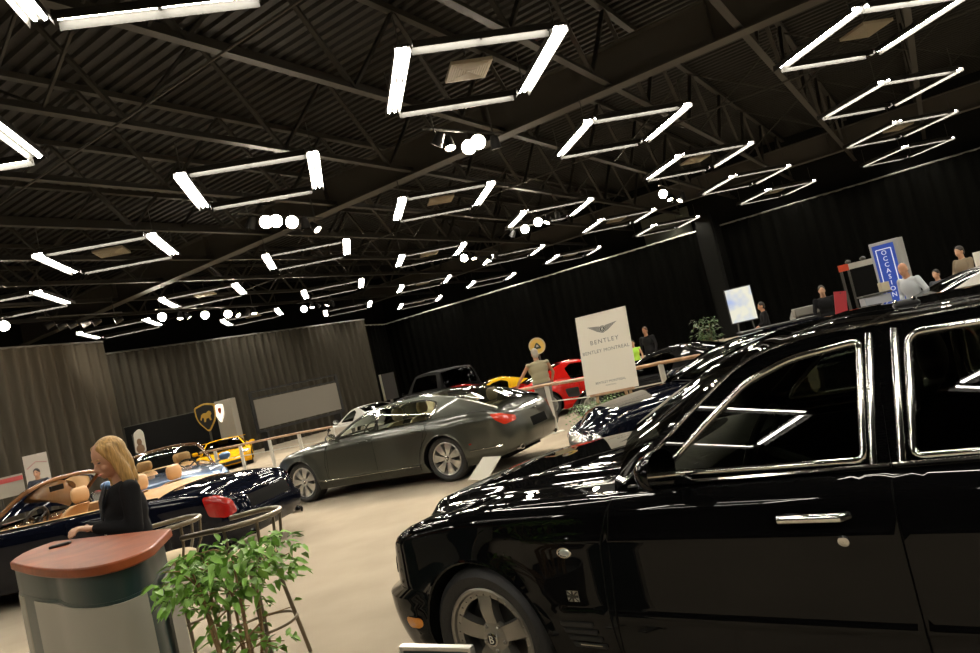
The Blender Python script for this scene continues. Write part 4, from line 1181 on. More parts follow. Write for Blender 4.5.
def hand(b, w, d, up, side, s=1.0, curl=.5, M=None):
    """Palm and five fingers: w wrist, d pointing direction, up = back of the hand, side = +1 thumb towards d x up."""
    w, d, up = Vector(w), Vector(d).normalized(), Vector(up); up = (up - d * up.dot(d)).normalized(); sd = d.cross(up) * side
    palm = w + d * .055 * s
    R3 = frame3(palm, d, sd, d.cross(sd)); T = M @ R3 if M is not None else R3
    b.ball((0, 0, 0), (.052 * s, .040 * s, .016 * s), 14, 10, M=T)
    for k, (o, l) in enumerate(((.030, .070), (.010, .078), (-.011, .073), (-.030, .058))):
        k0 = palm + d * .036 * s + sd * o * s; a = curl * (.8 + .12 * k)
        d1 = (d * cos(a * .6) - up * sin(a * .6)).normalized(); k1 = k0 + d1 * l * .5 * s
        d2 = (d * cos(a * 1.5) - up * sin(a * 1.5)).normalized(); k2 = k1 + d2 * l * .5 * s
        capsule(b, k0, k1, .0095 * s, .0085 * s, 10, M); capsule(b, k1, k2, .0085 * s, .007 * s, 10, M)
    t0 = w + d * .028 * s + sd * .032 * s; t1 = t0 + (d * .5 + sd * .7 - up * .35).normalized() * .036 * s; t2 = t1 + (d * .9 + sd * .1 - up * .4).normalized() * .032 * s
    capsule(b, t0, t1, .012 * s, .0095 * s, 10, M); capsule(b, t1, t2, .0095 * s, .008 * s, 10, M)
def person(label, loc, facing, H=1.75, arms=None, head=(0, 0), hair='short', hairm=None, topm=None, legm=None, shoem=None, skin=None, female=False, voxel=.016, group=None, sleeves='long',
           sit=False, lean=0., handcurl=.5, face=True, belly=0., legs=None, topname='jacket', wide=1.):
    k = H / 1.75; skin = skin or SKIN
    S = Matrix.Diagonal((k, k, k, 1))
    sw = (.175 if female else .20) * (1 + (wide - 1) * .55)
    WD = Matrix.Diagonal((1 + (wide - 1) * .6, wide, 1, 1))
    arms = arms or (((.02, .27, 1.16), (.10, .26, .92)), ((.02, -.27, 1.16), (.10, -.26, .92)))
    LM = Matrix.Translation((0, 0, .95)) @ Matrix.Rotation(lean, 4, 'Y') @ Matrix.Translation((0, 0, -.95))
    B = MB()
    # head
    pitch, yaw = head
    HM_ = S @ LM @ Matrix.Translation((.015, 0, 1.53)) @ Matrix.Rotation(yaw, 4, 'Z') @ Matrix.Rotation(pitch, 4, 'Y')
    ell(B, (.012, 0, .125), (.092, .074, .105), HM_); ell(B, (.038, 0, .06), (.062, .054, .075), HM_); ell(B, (.078, 0, .022), (.026, .028, .022), HM_)
    capsule(B, (.094, 0, .115), (.116, 0, .072), .009, .014, 10, HM_); ell(B, (.102, 0, .035), (.012, .024, .010), HM_)
    ell(B, (.096, 0, .054), (.016, .022, .014), HM_); ell(B, (.078, 0, .135), (.022, .05, .012), HM_); ell(B, (.072, .032, .07), (.024, .024, .024), HM_); ell(B, (.072, -.032, .07), (.024, .024, .024), HM_)
    for s_ in (1, -1): ell(B, (.0, s_ * .076, .09), (.022, .010, .034), HM_)
    capsule(B, (0.0, 0, 1.42), (.02, 0, 1.56), .056 if female else .064, .052 if female else .058, 16, S @ LM)
    # trunk
    for c, r in (((0, 0, .98), (.115, .165, .13)), ((.0, 0, 1.12), (.10 + belly * .5, .135 if female else .155, .16)), ((.015, 0, 1.28), (.115, .158 if female else .178, .17)), ((0, 0, 1.40), (.075, (sw - .01) / wide, .065))): ell(B, c, r, S @ LM @ WD)
    hips = legs or (((.02, .10, .50), (-.02, .11, .08)), ((.02, -.10, .50), (-.02, -.11, .08)))
    for s_, (kn, an) in zip((1, -1), hips):
        capsule(B, (0, s_ * .09, .93), kn, .082, .055, 14, S); capsule(B, kn, an, .052, .036, 14, S)
        ell(B, (an[0] + .06, an[1], .045), (.12, .042, .04), S)
    for s_, (e, w) in zip((1, -1), arms):
        sh = Vector((0, s_ * sw, 1.41))
        capsule(B, LM @ sh, e, .046, .036, 14, S); capsule(B, e, w, .036, .025, 14, S)
        d = (Vector(w) - Vector(e)).normalized()
        up = Vector((0, 0, 1)) if abs(d.z) < .7 else Vector((0, s_, 0))
        hand(B, Vector(w), d, up, (1 if abs(d.z) < .7 else 1) * (s_ if abs(d.z) < .7 else 1), 1.0, handcurl, S)
    me = blob(B, voxel * k, 2, 'person'); o = mesh_obj('person', me, skin, None)
    o.location = loc; o.rotation_euler = (0, 0, facing); tag(o, label, 'person', group)
    # clothes
    J = MB(); g = .013
    for c, r in (((0, 0, 1.0), (.13, .175, .12)), ((.0, 0, 1.12), (.112 + belly, .148 if female else .17, .18)), ((.018, 0, 1.28), (.13, .172 if female else .194, .185)), ((0, 0, 1.405), (.085, (sw + .005) / wide, .07))): ell(J, c, r, S @ LM @ WD)
    if female:
        for s_ in (1, -1): ell(J, (.105, s_ * .065, 1.27), (.05, .06, .06), S @ LM)
    capsule(J, (-.02, 0, 1.40), (-.02, 0, 1.44), .07, .060, 16, S @ LM)
    for s_, (e, w) in zip((1, -1), arms):
        sh = LM @ Vector((0, s_ * sw, 1.41)); e, w = Vector(e), Vector(w)
        if sleeves == 'long':
            capsule(J, sh, e, .062, .050, 14, S); capsule(J, e, e.lerp(w, .93), .050, .037, 14, S)
        elif sleeves == 'short': capsule(J, sh, sh.lerp(e, .72), .062, .056, 14, S)
        else: ell(J, sh, (.06, .055, .05), S)
    me = blob(J, max(.012, voxel) * k, 2, topname); mesh_obj(topname, me, topm, o)
    T = MB(); ell(T, (0, 0, .95), (.128, .175, .12), S @ WD)
    for s_, (kn, an) in zip((1, -1), hips):
        capsule(T, (0, s_ * .09, .93), kn, .098 * wide, .072 * wide, 14, S); capsule(T, kn, Vector(kn).lerp(Vector(an), .96), .070 * wide, .056 * wide, 14, S)
    me = blob(T, max(.014, voxel) * k, 2, 'trousers'); mesh_obj('trousers', me, legm, o)
    for s_, (kn, an) in zip((1, -1), hips):
        q = MB(); ell(q, (an[0] + .065, an[1], .045), (.135, .05, .046), S); q.build('shoe', shoem or M_BLACK, o, smooth=60)
    h = MB()
    if hair == 'short':
        ell(h, (-.002, 0, .145), (.098, .081, .098), HM_); ell(h, (-.03, 0, .09), (.07, .076, .085), HM_)
    elif hair == 'bald':
        ell(h, (-.028, 0, .085), (.074, .0795, .06), HM_)
    elif hair == 'long':
        ell(h, (-.014, 0, .142), (.102, .086, .100), HM_); ell(h, (-.05, 0, .06), (.062, .086, .12), HM_)
        for s_ in (1, -1):
            capsule(h, (.01, s_ * .068, .17), (-.01, s_ * .082, .0), .028, .034, 12, HM_); capsule(h, (-.01, s_ * .082, .0), (.0, s_ * .092, -.12), .034, .020, 12, HM_)
            capsule(h, (.050, s_ * .038, .196), (.036, s_ * .075, .11), .022, .018, 12, HM_); capsule(h, (.035, s_ * .077, .11), (.03, s_ * .086, -.06), .016, .016, 12, HM_)
        capsule(h, (-.05, 0, .08), (-.05, 0, -.08), .066, .045, 14, HM_)
        for s_ in (1, -1): capsule(h, (.0, s_ * .088, -.02), (.055, s_ * .075, -.15), .030, .016, 12, HM_)
    me = blob(h, .010 if voxel < .012 else .014, 2, 'hair'); mesh_obj('hair', me, hairm, o)
    if face:
        q = MB()
        for s_ in (1, -1): ell(q, (.088, s_ * .031, .112), (.010, .015, .006), HM_)
        q2 = q.build('eyes', mat('eye_dark', (.05, .03, .02), .4), o)
        q = MB(); ell(q, (.108, 0, .038), (.010, .024, .007), HM_); q.build('lips', mat('lips', (.45, .13, .10), .4), o)
        q = MB()
        for s_ in (1, -1): ell(q, (.090, s_ * .033, .132), (.010, .022, .005), HM_)
        q.build('eyebrows', hairm, o)
    return o
M_DTEAL = mat('dark_teal_laminate', (.012, .030, .028), .35, spec=.4)
M_GREYLAM = mat('grey_laminate', (.30, .285, .235), .4, noise=.04, nscale=3)
M_CHERRY = mat('cherry_wood', (.26, .060, .016), .45, coat=.06, spec=.25, noise=.3, nscale=3)
M_CHERRY.node_tree.nodes['Noise Texture'].inputs['Distortion'].default_value = 1.5
# ------------------------------------------------------------------ the counter (curved front desk)
def counter():
    Z = 1.18
    FL, BL, BR, FR = atz(9.8, 562, Z), atz(55, 541, Z), atz(171, 528, Z), atz(153, 546, Z)
    t = thing('reception_counter', 'curved counter with cherry wood top and grey panels, woman standing behind it', 'counter', (0, 0, 0))
    mid = atz(78, 568.5, Z)
    front = []
    for k in range(25):                                 # bowed front from the right end to the left end
        f = k / 24; w = FR * (1 - f) ** 2 + (mid * 2 - (FR + FL) * .5) * 2 * f * (1 - f) + FL * f * f; front.append(w)
    corner = [FL.lerp(BL, q) + (FL - FR).normalized() * .10 * sin(PI * q) for q in (.2, .4, .6, .8)]
    outline = [Vector(p) for p in front] + corner + [BL, BR]
    cx = sum((p for p in outline), Vector()) / len(outline)
    def scaled(off):
        out = []
        for p in outline: d = Vector((p.x - cx.x, p.y - cx.y)); L = d.length; q = d * ((L - off) / L); out.append((cx.x + q.x, cx.y + q.y))
        return out
    b = MB(); P = scaled(0); b.prism(P, .045, Matrix.Translation((0, 0, Z - .045))); b.build('counter_top', M_CHERRY, t, bevel=.008)
    b = MB(); b.prism(scaled(.05), .13, Matrix.Translation((0, 0, Z - .175))); b.build('frieze', M_DTEAL, t)
    b = MB(); b.prism(scaled(.045), Z - .17, Matrix.Translation((0, 0, 0))); b.build('carcase', M_DTEAL, t)
    # grey panels: the bowed front, the rounded end, the flat end
    S = scaled(.030)
    def panel(i0, i1, name, z0=.10, z1=Z - .185):
        q = MB(); pts = [Vector((*S[i], 0)) for i in range(i0, i1 + 1)]
        q.grid([[p + Vector((0, 0, z)) for p in pts] for z in (z0, z1)])
        inn = [p + (Vector((cx.x, cx.y, 0)) - p).normalized() * .02 for p in pts]
        q.grid([[pts[k] + Vector((0, 0, z1)) for k in range(len(pts))], [inn[k] + Vector((0, 0, z1)) for k in range(len(pts))]])
        for k in (0, -1): q.add([pts[k] + Vector((0, 0, z0)), pts[k] + Vector((0, 0, z1)), inn[k] + Vector((0, 0, z1)), inn[k] + Vector((0, 0, z0))], [(0, 1, 2, 3)])
        q.build(name, M_GREYLAM, t, smooth=50)
    panel(2, 21, 'front_panel'); panel(23, 28, 'end_panel')
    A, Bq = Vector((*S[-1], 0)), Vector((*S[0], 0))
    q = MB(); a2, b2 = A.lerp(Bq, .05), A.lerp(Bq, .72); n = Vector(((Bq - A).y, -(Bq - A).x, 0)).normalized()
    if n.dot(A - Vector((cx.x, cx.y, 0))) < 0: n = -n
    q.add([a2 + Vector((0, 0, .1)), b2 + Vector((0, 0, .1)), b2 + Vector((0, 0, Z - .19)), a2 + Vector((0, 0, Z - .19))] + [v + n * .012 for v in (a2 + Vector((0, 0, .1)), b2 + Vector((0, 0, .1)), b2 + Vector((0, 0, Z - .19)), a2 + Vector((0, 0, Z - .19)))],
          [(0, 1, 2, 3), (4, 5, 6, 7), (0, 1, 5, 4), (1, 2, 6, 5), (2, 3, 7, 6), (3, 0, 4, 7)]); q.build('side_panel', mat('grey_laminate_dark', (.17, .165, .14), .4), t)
    return Z
CZ = counter()
# mobile phone lying on the counter
pk = atz(60, 545, CZ + .008)
o = MB().box((0, 0, 0), (.11, .05, .016)).build('mobile_phone', M_BLACK, None, bevel=.006); o.location = pk; o.rotation_euler = (0, 0, .3)
tag(o, 'small black phone lying on the cherry counter top by the hand', 'phone')

# ------------------------------------------------------------------ bar stools
M_STOOL = mat('bronze_tube', (.20, .165, .115), .3, .8)
M_SEATC = mat('cream_fabric', (.62, .50, .32), .8)
def stool(label, c, rz):
    t = thing('bar_stool', label, 'bar stool', (c[0], c[1], 0), rz, 'bar stools between the counter and the open car')
    sz = .74
    b = MB(); b.lathe([(.001, sz - .03), (.17, sz - .03), (.195, sz), (.19, sz + .025), (.16, sz + .045), (.001, sz + .05)], 32); b.build('seat', M_SEATC, t, smooth=60)
    b = MB(); b.tube([(.18 * cos(2 * PI * k / 32), .18 * sin(2 * PI * k / 32), sz - .045) for k in range(32)], .014, 6, closed=True); b.build('seat_ring', M_STOOL, t, smooth=60)
    for k in range(4):
        a = PI / 4 + k * PI / 2; b = MB(); b.tube([(.15 * cos(a), .15 * sin(a), sz - .04), (.26 * cos(a), .26 * sin(a), .0)], .014, 8); b.build('leg', M_STOOL, t, smooth=60)
    b = MB(); b.tube([(.225 * cos(2 * PI * k / 36), .225 * sin(2 * PI * k / 36), .28) for k in range(36)], .010, 6, closed=True); b.build('foot_ring', M_STOOL, t, smooth=60)
    arc = [(-.30 + .0, .235, .985)] + [(.26 * cos(a), .26 * sin(a), 1.0 + .0 * a) for a in [R(100) - R(200) * k / 22 for k in range(23)]] + [(-.30, -.235, .985)]
    b = MB(); b.tube(arc, .018, 8); b.build('back_rail', M_STOOL, t, smooth=60)
    for a in (R(75), R(28), R(-28), R(-75)):
        b = MB(); b.tube([(.17 * cos(a), .17 * sin(a), sz - .04), (.24 * cos(a), .24 * sin(a), sz + .10), (.26 * cos(a), .26 * sin(a), 1.0)], .011, 6); b.build('back_post', M_STOOL, t, smooth=60)
    return t
s2 = atz(248, 553, .77); s1 = atz(170, 556, .77)
stool('bronze bar stool with cream seat standing behind the leafy plant', (s2.x, s2.y), R(-20))
stool('bronze bar stool with cream seat tucked against the counter end', (s1.x, s1.y), R(-10))

# ------------------------------------------------------------------ plants
def leaf_mat(name, c): return mat(name, c, .45, noise=.45, nscale=9., spec=.4)
M_LEAF = leaf_mat('ficus_leaf', (.16, .33, .045)); M_FERN = leaf_mat('fern_leaf', (.07, .16, .03)); M_DKLEAF = leaf_mat('dark_leaf', (.04, .085, .02))
M_BARK = mat('bark', (.24, .15, .07), .8, noise=.3, nscale=20)
M_POT = mat('pot', (.05, .045, .04), .5)
def leaf(b, p, d, up, L, W):
    d = Vector(d).normalized(); up = Vector(up); s = d.cross(up)
    if s.length < 1e-3: s = d.orthogonal()
    s.normalize(); n = s.cross(d)
    P = Vector(p)
    b.add([P, P + d * L * .3 + s * W * .42 + n * .006, P + d * L * .3 - s * W * .42 + n * .006, P + d * L * .62 + s * W * .40 - n * .004, P + d * L * .62 - s * W * .40 - n * .004, P + d * L * .35, P + d * L * .64 - n * .012, P + d * L - n * .03 * L / .08],
          [(0, 1, 5), (0, 5, 2), (1, 3, 6, 5), (5, 6, 4, 2), (3, 7, 6), (6, 7, 4)])
def ficus(label, loc, h0, h1, rx, ry, n, seed=3, leafm=None, pot=(.2, .34), ll=.075, lw=.04, stems=9, spread=.5):
    rnd = random.Random(seed); t = thing('potted_plant', label, 'plant', loc)
    b = MB(); b.lathe([(.001, 0), (pot[0] * .78, 0), (pot[0], pot[1]), (pot[0] * .93, pot[1]), (pot[0] * .9, pot[1] - .05), (.001, pot[1] - .05)], 28); b.build('pot', M_POT, t)
    s = MB(); f = MB(); tips = []
    for k in range(stems):
        a = rnd.uniform(0, 2 * PI); r0 = rnd.uniform(.0, .08); r1 = rnd.uniform(.2, spread)
        p0 = Vector((r0 * cos(a), r0 * sin(a), pot[1] - .06)); p3 = Vector((rx * r1 * cos(a), ry * r1 * sin(a), h0 + (h1 - h0) * rnd.uniform(.3, .8)))
        pts = catmull([p0, p0.lerp(p3, .35) + Vector((rnd.uniform(-.03, .03), rnd.uniform(-.03, .03), 0)), p0.lerp(p3, .7) + Vector((rnd.uniform(-.03, .03), rnd.uniform(-.03, .03), 0)), p3], 5)
        s.tube(pts, [.011 * (1 - .65 * i / (len(pts) - 1)) for i in range(len(pts))], 6); tips += pts[6:]
        for q in range(3):
            p = pts[rnd.randrange(8, len(pts))]; a2 = rnd.uniform(0, 2 * PI); e = p + Vector((rx * .6 * cos(a2), ry * .6 * sin(a2), rnd.uniform(-.02, .12)))
            tw = [p, p.lerp(e, .5) + Vector((0, 0, .03)), e]; s.tube(tw, [.004, .003, .002], 5); tips += [tw[1], e, e]
    s.build('stems', M_BARK, t, smooth=60)
    for k in range(n):
        if k % 3 == 0: p = Vector(rnd.choice(tips)) + Vector((rnd.gauss(0, .03), rnd.gauss(0, .03), rnd.gauss(0, .02)))
        else:
            a = rnd.uniform(0, 2 * PI); r = math.sqrt(rnd.random()); z = rnd.random()
            w = 1 - .45 * abs(z - .45) ** 1.3
            p = Vector((rx * r * w * cos(a), ry * r * w * sin(a), h0 + (h1 - h0) * z))
        d = Vector((rnd.gauss(0, 1), rnd.gauss(0, 1), rnd.uniform(-.7, .45)))
        d += Vector((p.x, p.y, 0)) * 2
        L = ll * rnd.uniform(.7, 1.25); leaf(f, p, d, (rnd.gauss(0, .35), rnd.gauss(0, .35), 1), L, lw * rnd.uniform(.8, 1.2))
    f.build('foliage', leafm or M_LEAF, t, smooth=60)
    return t
pc = at(235, 600, 2.95)
ficus('leafy green potted plant with bare brown stems beside the counter', (pc.x, pc.y, 0), .985, 1.17, .31, .26, 640, spread=.75, ll=.058, lw=.032)
def fern(label, loc, n=26, L=.5, seed=5, m=None, potr=.14, ph=.2):
    rnd = random.Random(seed); t = thing('fern', label, 'plant', loc)
    b = MB(); b.lathe([(.001, 0), (potr * .8, 0), (potr, ph), (.001, ph)], 20); b.build('pot', M_POT, t)
    f = MB()
    for k in range(n):
        a = 2 * PI * k / n + rnd.uniform(-.2, .2); el = rnd.uniform(.3, 1.2); l = L * rnd.uniform(.7, 1.1); pts = []
        for i in range(9):
            u = i / 8; pts.append(Vector((l * u * cos(a) * cos(el * (1 - .3 * u)), l * u * sin(a) * cos(el * (1 - .3 * u)), ph + l * u * sin(el) - .45 * l * u * u)))
        for i in range(1, 9):
            d = (pts[i] - pts[i - 1]).normalized(); s = d.cross(Vector((0, 0, 1))).normalized()
            for sg in (1, -1): leaf(f, pts[i], s * sg + d * .5, (0, 0, 1), .085 * (1.15 - .8 * i / 8), .03)
    f.build('fronds', m or M_FERN, t, smooth=60); return t
P_BLACK = paint('black_paint', (.003, .003, .0033))
P_GREY = paint('grey_green_paint', (.072, .075, .060), .5)
P_NAVY = paint('navy_paint', (.0035, .0045, .010))
P_BLUE = paint('light_blue_paint', (.10, .17, .30), .3)
P_RED = paint('red_paint', (.50, .012, .008))
P_YEL = paint('yellow_paint', (.72, .42, .015))
P_YEL2 = paint('orange_yellow_paint', (.70, .36, .01))
P_WHT = paint('white_paint', (.62, .60, .55))
P_DARK = paint('charcoal_paint', (.010, .010, .010))
def car_root(name, label, hub, ang, yoff, group=None):
    """Root of a car from its left front hub on the floor plan and the bearing of nose to tail."""
    a = R(ang); d = Vector((sin(a), -cos(a), 0)); rn = Vector((cos(a), sin(a), 0))
    p = Vector((hub[0], hub[1], 0)) + rn * yoff
    return thing(name, label, 'car', (p.x, p.y, 0), math.atan2(d.y, d.x), group)
def car_at(name, label, P, loc, ang, group=None):
    """Root of a car whose local point loc (from nose-to-tail x, y to its right) stands over P."""
    a = R(ang); d = Vector((sin(a), -cos(a), 0)); rn = Vector((cos(a), sin(a), 0))
    p = Vector((P[0], P[1], 0)) - d * loc[0] - rn * loc[1]
    return thing(name, label, 'car', (p.x, p.y, 0), math.atan2(d.y, d.x), group)
arn = make_arnage(car_root('saloon_car', 'glossy black saloon with silver five-spoke wheel, its open floor side filling the corner', atz(491.4, 640.4, .355), 51, .925), P_BLACK)
spur = make_spur(car_root('saloon_car', 'dark grey-green saloon with silver seven-spoke wheels, parked alone on the carpet', atz(304, 482.5, .36), 61.5, .905), P_GREY)
nv = at(572, 446, 8.5)
navy = make_spur(car_at('saloon_car', 'dark navy car with chrome mesh grille, parked directly behind the black saloon', nv, (-.82, 0), 94), P_NAVY, cab=M_DKLEATHER, gl=G_DARK)
navy.root.scale = (.92, .92, .92)
tl = atz(208, 505, .78)
azure = make_azure(car_at('convertible_car', 'dark blue open convertible with red tail lamps and tan seats behind the counter', tl, (4.16, -.93), 80), P_NAVY, M_TAN)
lb = at(165, 458, 14.2)
make_azure(car_at('convertible_car', 'light blue open convertible with tan seats, behind the dark blue convertible', lb, (1.2, 0), 208), P_BLUE, M_TAN)
make_sports(car_at('sports_car', 'black low coupe behind the wooden rail and the sign board', at(585, 385, 15.5), (-.6, 0), 52), P_DARK, 1.17, .92, 4.3, 2.5)
make_sports(car_at('sports_car', 'bright red sports car behind the man in the vest', at(566, 362, 18.4), (1.52, .0), 280), P_RED, 1.28, .90, 4.1, 2.4)
make_sports(car_at('sports_car', 'yellow sports car partly hidden by the red sports car', at(496, 380, 21.8), (1.4, 0), 100), P_YEL, 1.17, .88, 3.8, 2.3)
make_sports(car_at('sports_car', 'dark red sports car showing over the roof of the grey-green saloon', at(458, 386, 24.4), (1.4, 0), 100), paint('dark_red_paint', (.25, .01, .008)), 1.17, .88, 3.8, 2.3)
make_sports(car_at('sports_car', 'yellow wedge-shaped supercar in front of the grey sign pillar', at(222, 447, 26.4), (-.9, 0), 200), P_YEL2, 1.14, 1.0, 4.4, 2.6, wing=True)
make_sports(car_at('sports_car', 'white and dark coupe beneath the projection screen edge', at(352, 408, 27.), (.4, 0), 40), P_WHT, 1.2, .92, 4.2, 2.5)
dull = mat('dull_black_paint', (.003, .003, .003), .6, spec=.08)
make_suv(car_at('off_road_car', 'tall black off-road car parked against the black curtain', at(433, 380, 28.), (1.4, 0), 30), dull, gl=glass('black_glass', (.05, .05, .05), .12))
c0, c1 = at(742, 325, 16.2), at(816, 312, 16.0); t = thing('draped_counter', 'long black draped counter in front of the glowing screen', 'counter', (c0.x, c0.y, 0), math.atan2(c1.y - c0.y, c1.x - c0.x)); Lc = math.hypot(c1.x - c0.x, c1.y - c0.y)
b = MB(); b.box((Lc / 2, .3, .49), (Lc, .6, .98)); b.build('drape', mat('table_black', (.008, .008, .008), .9, spec=.1), t, bevel=.02)
b = MB(); b.box((Lc / 2, .3, .995), (Lc + .06, .66, .03)); b.build('top', mat('top_black', (.012, .012, .012), .5), t)
make_sports(car_at('coupe_car', 'white car beyond the blue vertical sign, near the seated people', at(940, 285, 12.0), (2.4, 0), 265), P_WHT, 1.36, .92, 4.3, 2.6)

# ------------------------------------------------------------------ barriers: white posts with a wooden top rail
def barrier(label, pts, posts, z=.96, end=True):
    t = thing('railing', label, 'railing', (pts[0][0], pts[0][1], 0), 0, 'white post railings with wooden handrail'); o = Vector((pts[0][0], pts[0][1], 0))
    b = MB(); b.tube([Vector((p[0], p[1], z)) - o for p in pts], .032, 8); b.build('handrail', M_RAILWOOD, t, smooth=60)
    b = MB()
    for zz in (.62,): b.tube([Vector((p[0], p[1], zz)) - o for p in pts], .012, 6)
    b.build('lower_rail', M_POST, t, smooth=60)
    for p in posts:
        b = MB(); b.box((p[0] - o.x, p[1] - o.y, z / 2 - .01), (.085, .085, z - .02)); q = b.build('post', M_POST, t, bevel=.006)
        b = MB(); b.lathe([(.001, 0), (.15, 0), (.15, .015), (.06, .03), (.001, .03)], 20, M=Matrix.Translation((p[0] - o.x, p[1] - o.y, 0))); b.build('post_base', M_POST, q)
Zr = .96
L5 = [atz(x, y, Zr) for x, y in ((200, 453), (269, 439), (298.5, 433), (332, 427))]
barrier('white railing with wooden handrail, in front of the yellow supercar', [L5[0], L5[1], L5[2], L5[3]], [atz(214.6, 449.7, Zr), atz(239.8, 444.5, Zr), L5[1], L5[2], L5[3]])
m0, m1, m2 = atz(500, 394, Zr), atz(546, 385, Zr), atz(586, 378.6, Zr)
barrier('white railing with wooden handrail, the man in the vest leans over it', [m0, m1, m2], [m1, m0.lerp(L5[3], .12)])
q0, q1, q2 = atz(600, 376, Zr), atz(660, 363, Zr), atz(700, 355.5, Zr)
barrier('white railing with wooden handrail, running behind the sign board to the navy car', [q0, q1, q2], [q1, q2])

# ------------------------------------------------------------------ sign board on its easel
def sign_board():
    Y = 12.0; c = at(606, 351, Y); W, H = .90, 1.36; yaw = R(26); lean = R(15)
    t = thing('sign_board', 'white sign board with winged emblem on a wooden easel', 'sign', (c.x, c.y, 0), -yaw)
    zc = c.z
    M = Matrix.Translation((0, 0, zc)) @ Matrix.Rotation(-lean, 4, 'X') @ Matrix(((1, 0, 0, 0), (0, 0, -1, 0), (0, 1, 0, 0), (0, 0, 0, 1)))   # x right, y up, z to viewer
    b = MB(); b.box((0, 0, 0), (W, H, .02), M); pnl = b.build('panel', mat('sign_white', (.74, .68, .57), .6), t)
    ink = mat('ink', (.07, .07, .06), .6); thin = mat('grey_ink', (.17, .165, .145), .6)
    Z = Matrix.Translation((0, 0, .0105))
    text_obj('lettering', 'BENTLEY', .105, thin, M @ Z @ Matrix.Translation((0, H / 2 - .50, 0)), pnl, .0006, 1.25)
    text_obj('lettering', 'BENTLEY MONTREAL', .083, thin, M @ Z @ Matrix.Translation((0, H / 2 - .66, 0)), pnl, .0006, 1.05)
    text_obj('lettering', 'BENTLEY MONTREAL', .055, thin, M @ Z @ Matrix.Translation((0, -H / 2 + .17, 0)), pnl, .0006, 1.0)
    text_obj('lettering', 'MONTREAL', .03, thin, M @ Z @ Matrix.Translation((0, -H / 2 + .11, 0)), pnl, .0006, 1.2)
    # winged B
    E = M @ Z @ Matrix.Translation((0, H / 2 - .30, 0))
    b = MB()
    for sg in (1, -1):
        for k in range(6):
            y = .055 - k * .018; x1 = .25 - k * .028
            b.add([(sg * .05, y - .013, 0), (sg * x1, y + .022 - .006, 0), (sg * (x1 + .012), y + .022 + .006, 0), (sg * .05, y + .001, 0)] + [(sg * .05, y - .013, .001), (sg * x1, y + .016, .001), (sg * (x1 + .012), y + .028, .001), (sg * .05, y + .001, .001)], [(0, 1, 2, 3), (4, 5, 6, 7)], E)
    em = b.build('winged_emblem', thin, pnl)
    b = MB(); b.lathe([(.062, .0), (.062, .0016), (.001, .0016)], 28, M=E); b.build('emblem_disc', ink, em)
    b = MB(); b.lathe([(.052, .0018), (.052, .0022), (.046, .0022)], 28, M=E); b.build('emblem_ring', M_WHITE, em)
    text_obj('emblem_letter', 'B', .075, M_WHITE, E @ Matrix.Translation((0, 0, .003)), em, .0004)
    b = MB(); b.box((0, -H / 2 - .02, .02), (.75, .03, .08), M); b.build('ledge', M_RAILWOOD, t)
    wood = mat('easel_wood', (.42, .29, .16), .55)
    for sg in (1, -1):
        b = MB(); b.bar(M @ Vector((sg * .16, .5, -.03)), Vector((sg * .36, -.32, .0)), .045, .03); b.build('leg', wood, t)
    b = MB(); b.bar(M @ Vector((0, .5, -.05)), Vector((0, .75, 0)), .045, .03); b.build('leg', wood, t)
sign_board()
fl = at(601, 408, 11.7); fern('green fern at the foot of the white sign board', (fl.x - .12, fl.y - .40, 0), L=.58, n=44, ph=.46)
# slanted information stands by the cars
def info_stand(label, px, Ys):
    P = [at(x, y, Y) for (x, y), Y in zip(px, Ys)]
    c = sum(P, Vector()) / 4; t = thing('information_stand', label, 'stand', (c.x, c.y, 0)); o = Vector((c.x, c.y, 0))
    n = (P[1] - P[0]).cross(P[3] - P[0]).normalized(); n = n if n.z > 0 else -n
    b = MB(); vs = [p - o for p in P] + [p - o - n * .025 for p in P]; b.add(vs, [(0, 1, 2, 3), (4, 5, 6, 7), (0, 1, 5, 4), (1, 2, 6, 5), (2, 3, 7, 6), (3, 0, 4, 7)]); b.build('slanted_panel', mat('stand_panel', (.60, .57, .48), .3), t)
    b = MB(); b.tube([(0, 0, .02), Vector((0, 0, c.z - .03))], .03, 10); b.build('column', M_ALLOY, t)
    b = MB(); b.lathe([(.001, 0), (.2, 0), (.2, .012), (.03, .025), (.001, .025)], 28); b.build('foot', M_ALLOY, t)
info_stand('slanted white panel on a stand, beyond the bonnet of the black saloon', ((468, 480), (483, 457), (501, 456), (487, 480)), (6.7, 7.0, 7.05, 6.75))
info_stand('large slanted pale panel on a stand, beyond the navy car bonnet', ((596, 413), (640, 393), (656, 401), (613, 420)), (10.0, 10.4, 10.3, 9.9))
# low dark green plinth in front of the silver wheel
a0, a1 = atz(401, 645, .66), atz(471.5, 646, .66); e = (a1 - a0); e.z = 0; n = Vector((e.y, -e.x, 0)).normalized(); L = e.length
t = thing('information_board', 'low dark green panel with pale metal rim, in front of the silver five-spoke wheel', 'panel', (a0.x, a0.y, 0), math.atan2(e.y, e.x))
b = MB(); b.box((L / 2, 0, .33), (L - .02, .02, .62)); b.build('panel', M_DTEAL, t)
b = MB(); b.box((L / 2, 0, .652), (L, .03, .016)); b.box((.006, 0, .33), (.014, .03, .64)); b.box((L - .006, 0, .33), (.014, .03, .64)); b.build('rim', M_ALLOY, t, bevel=.003)
for xx in (.06, L - .06):
    b = MB(); b.box((xx, 0, .012), (.05, .26, .024)); b.build('foot', M_ALLOY, t)

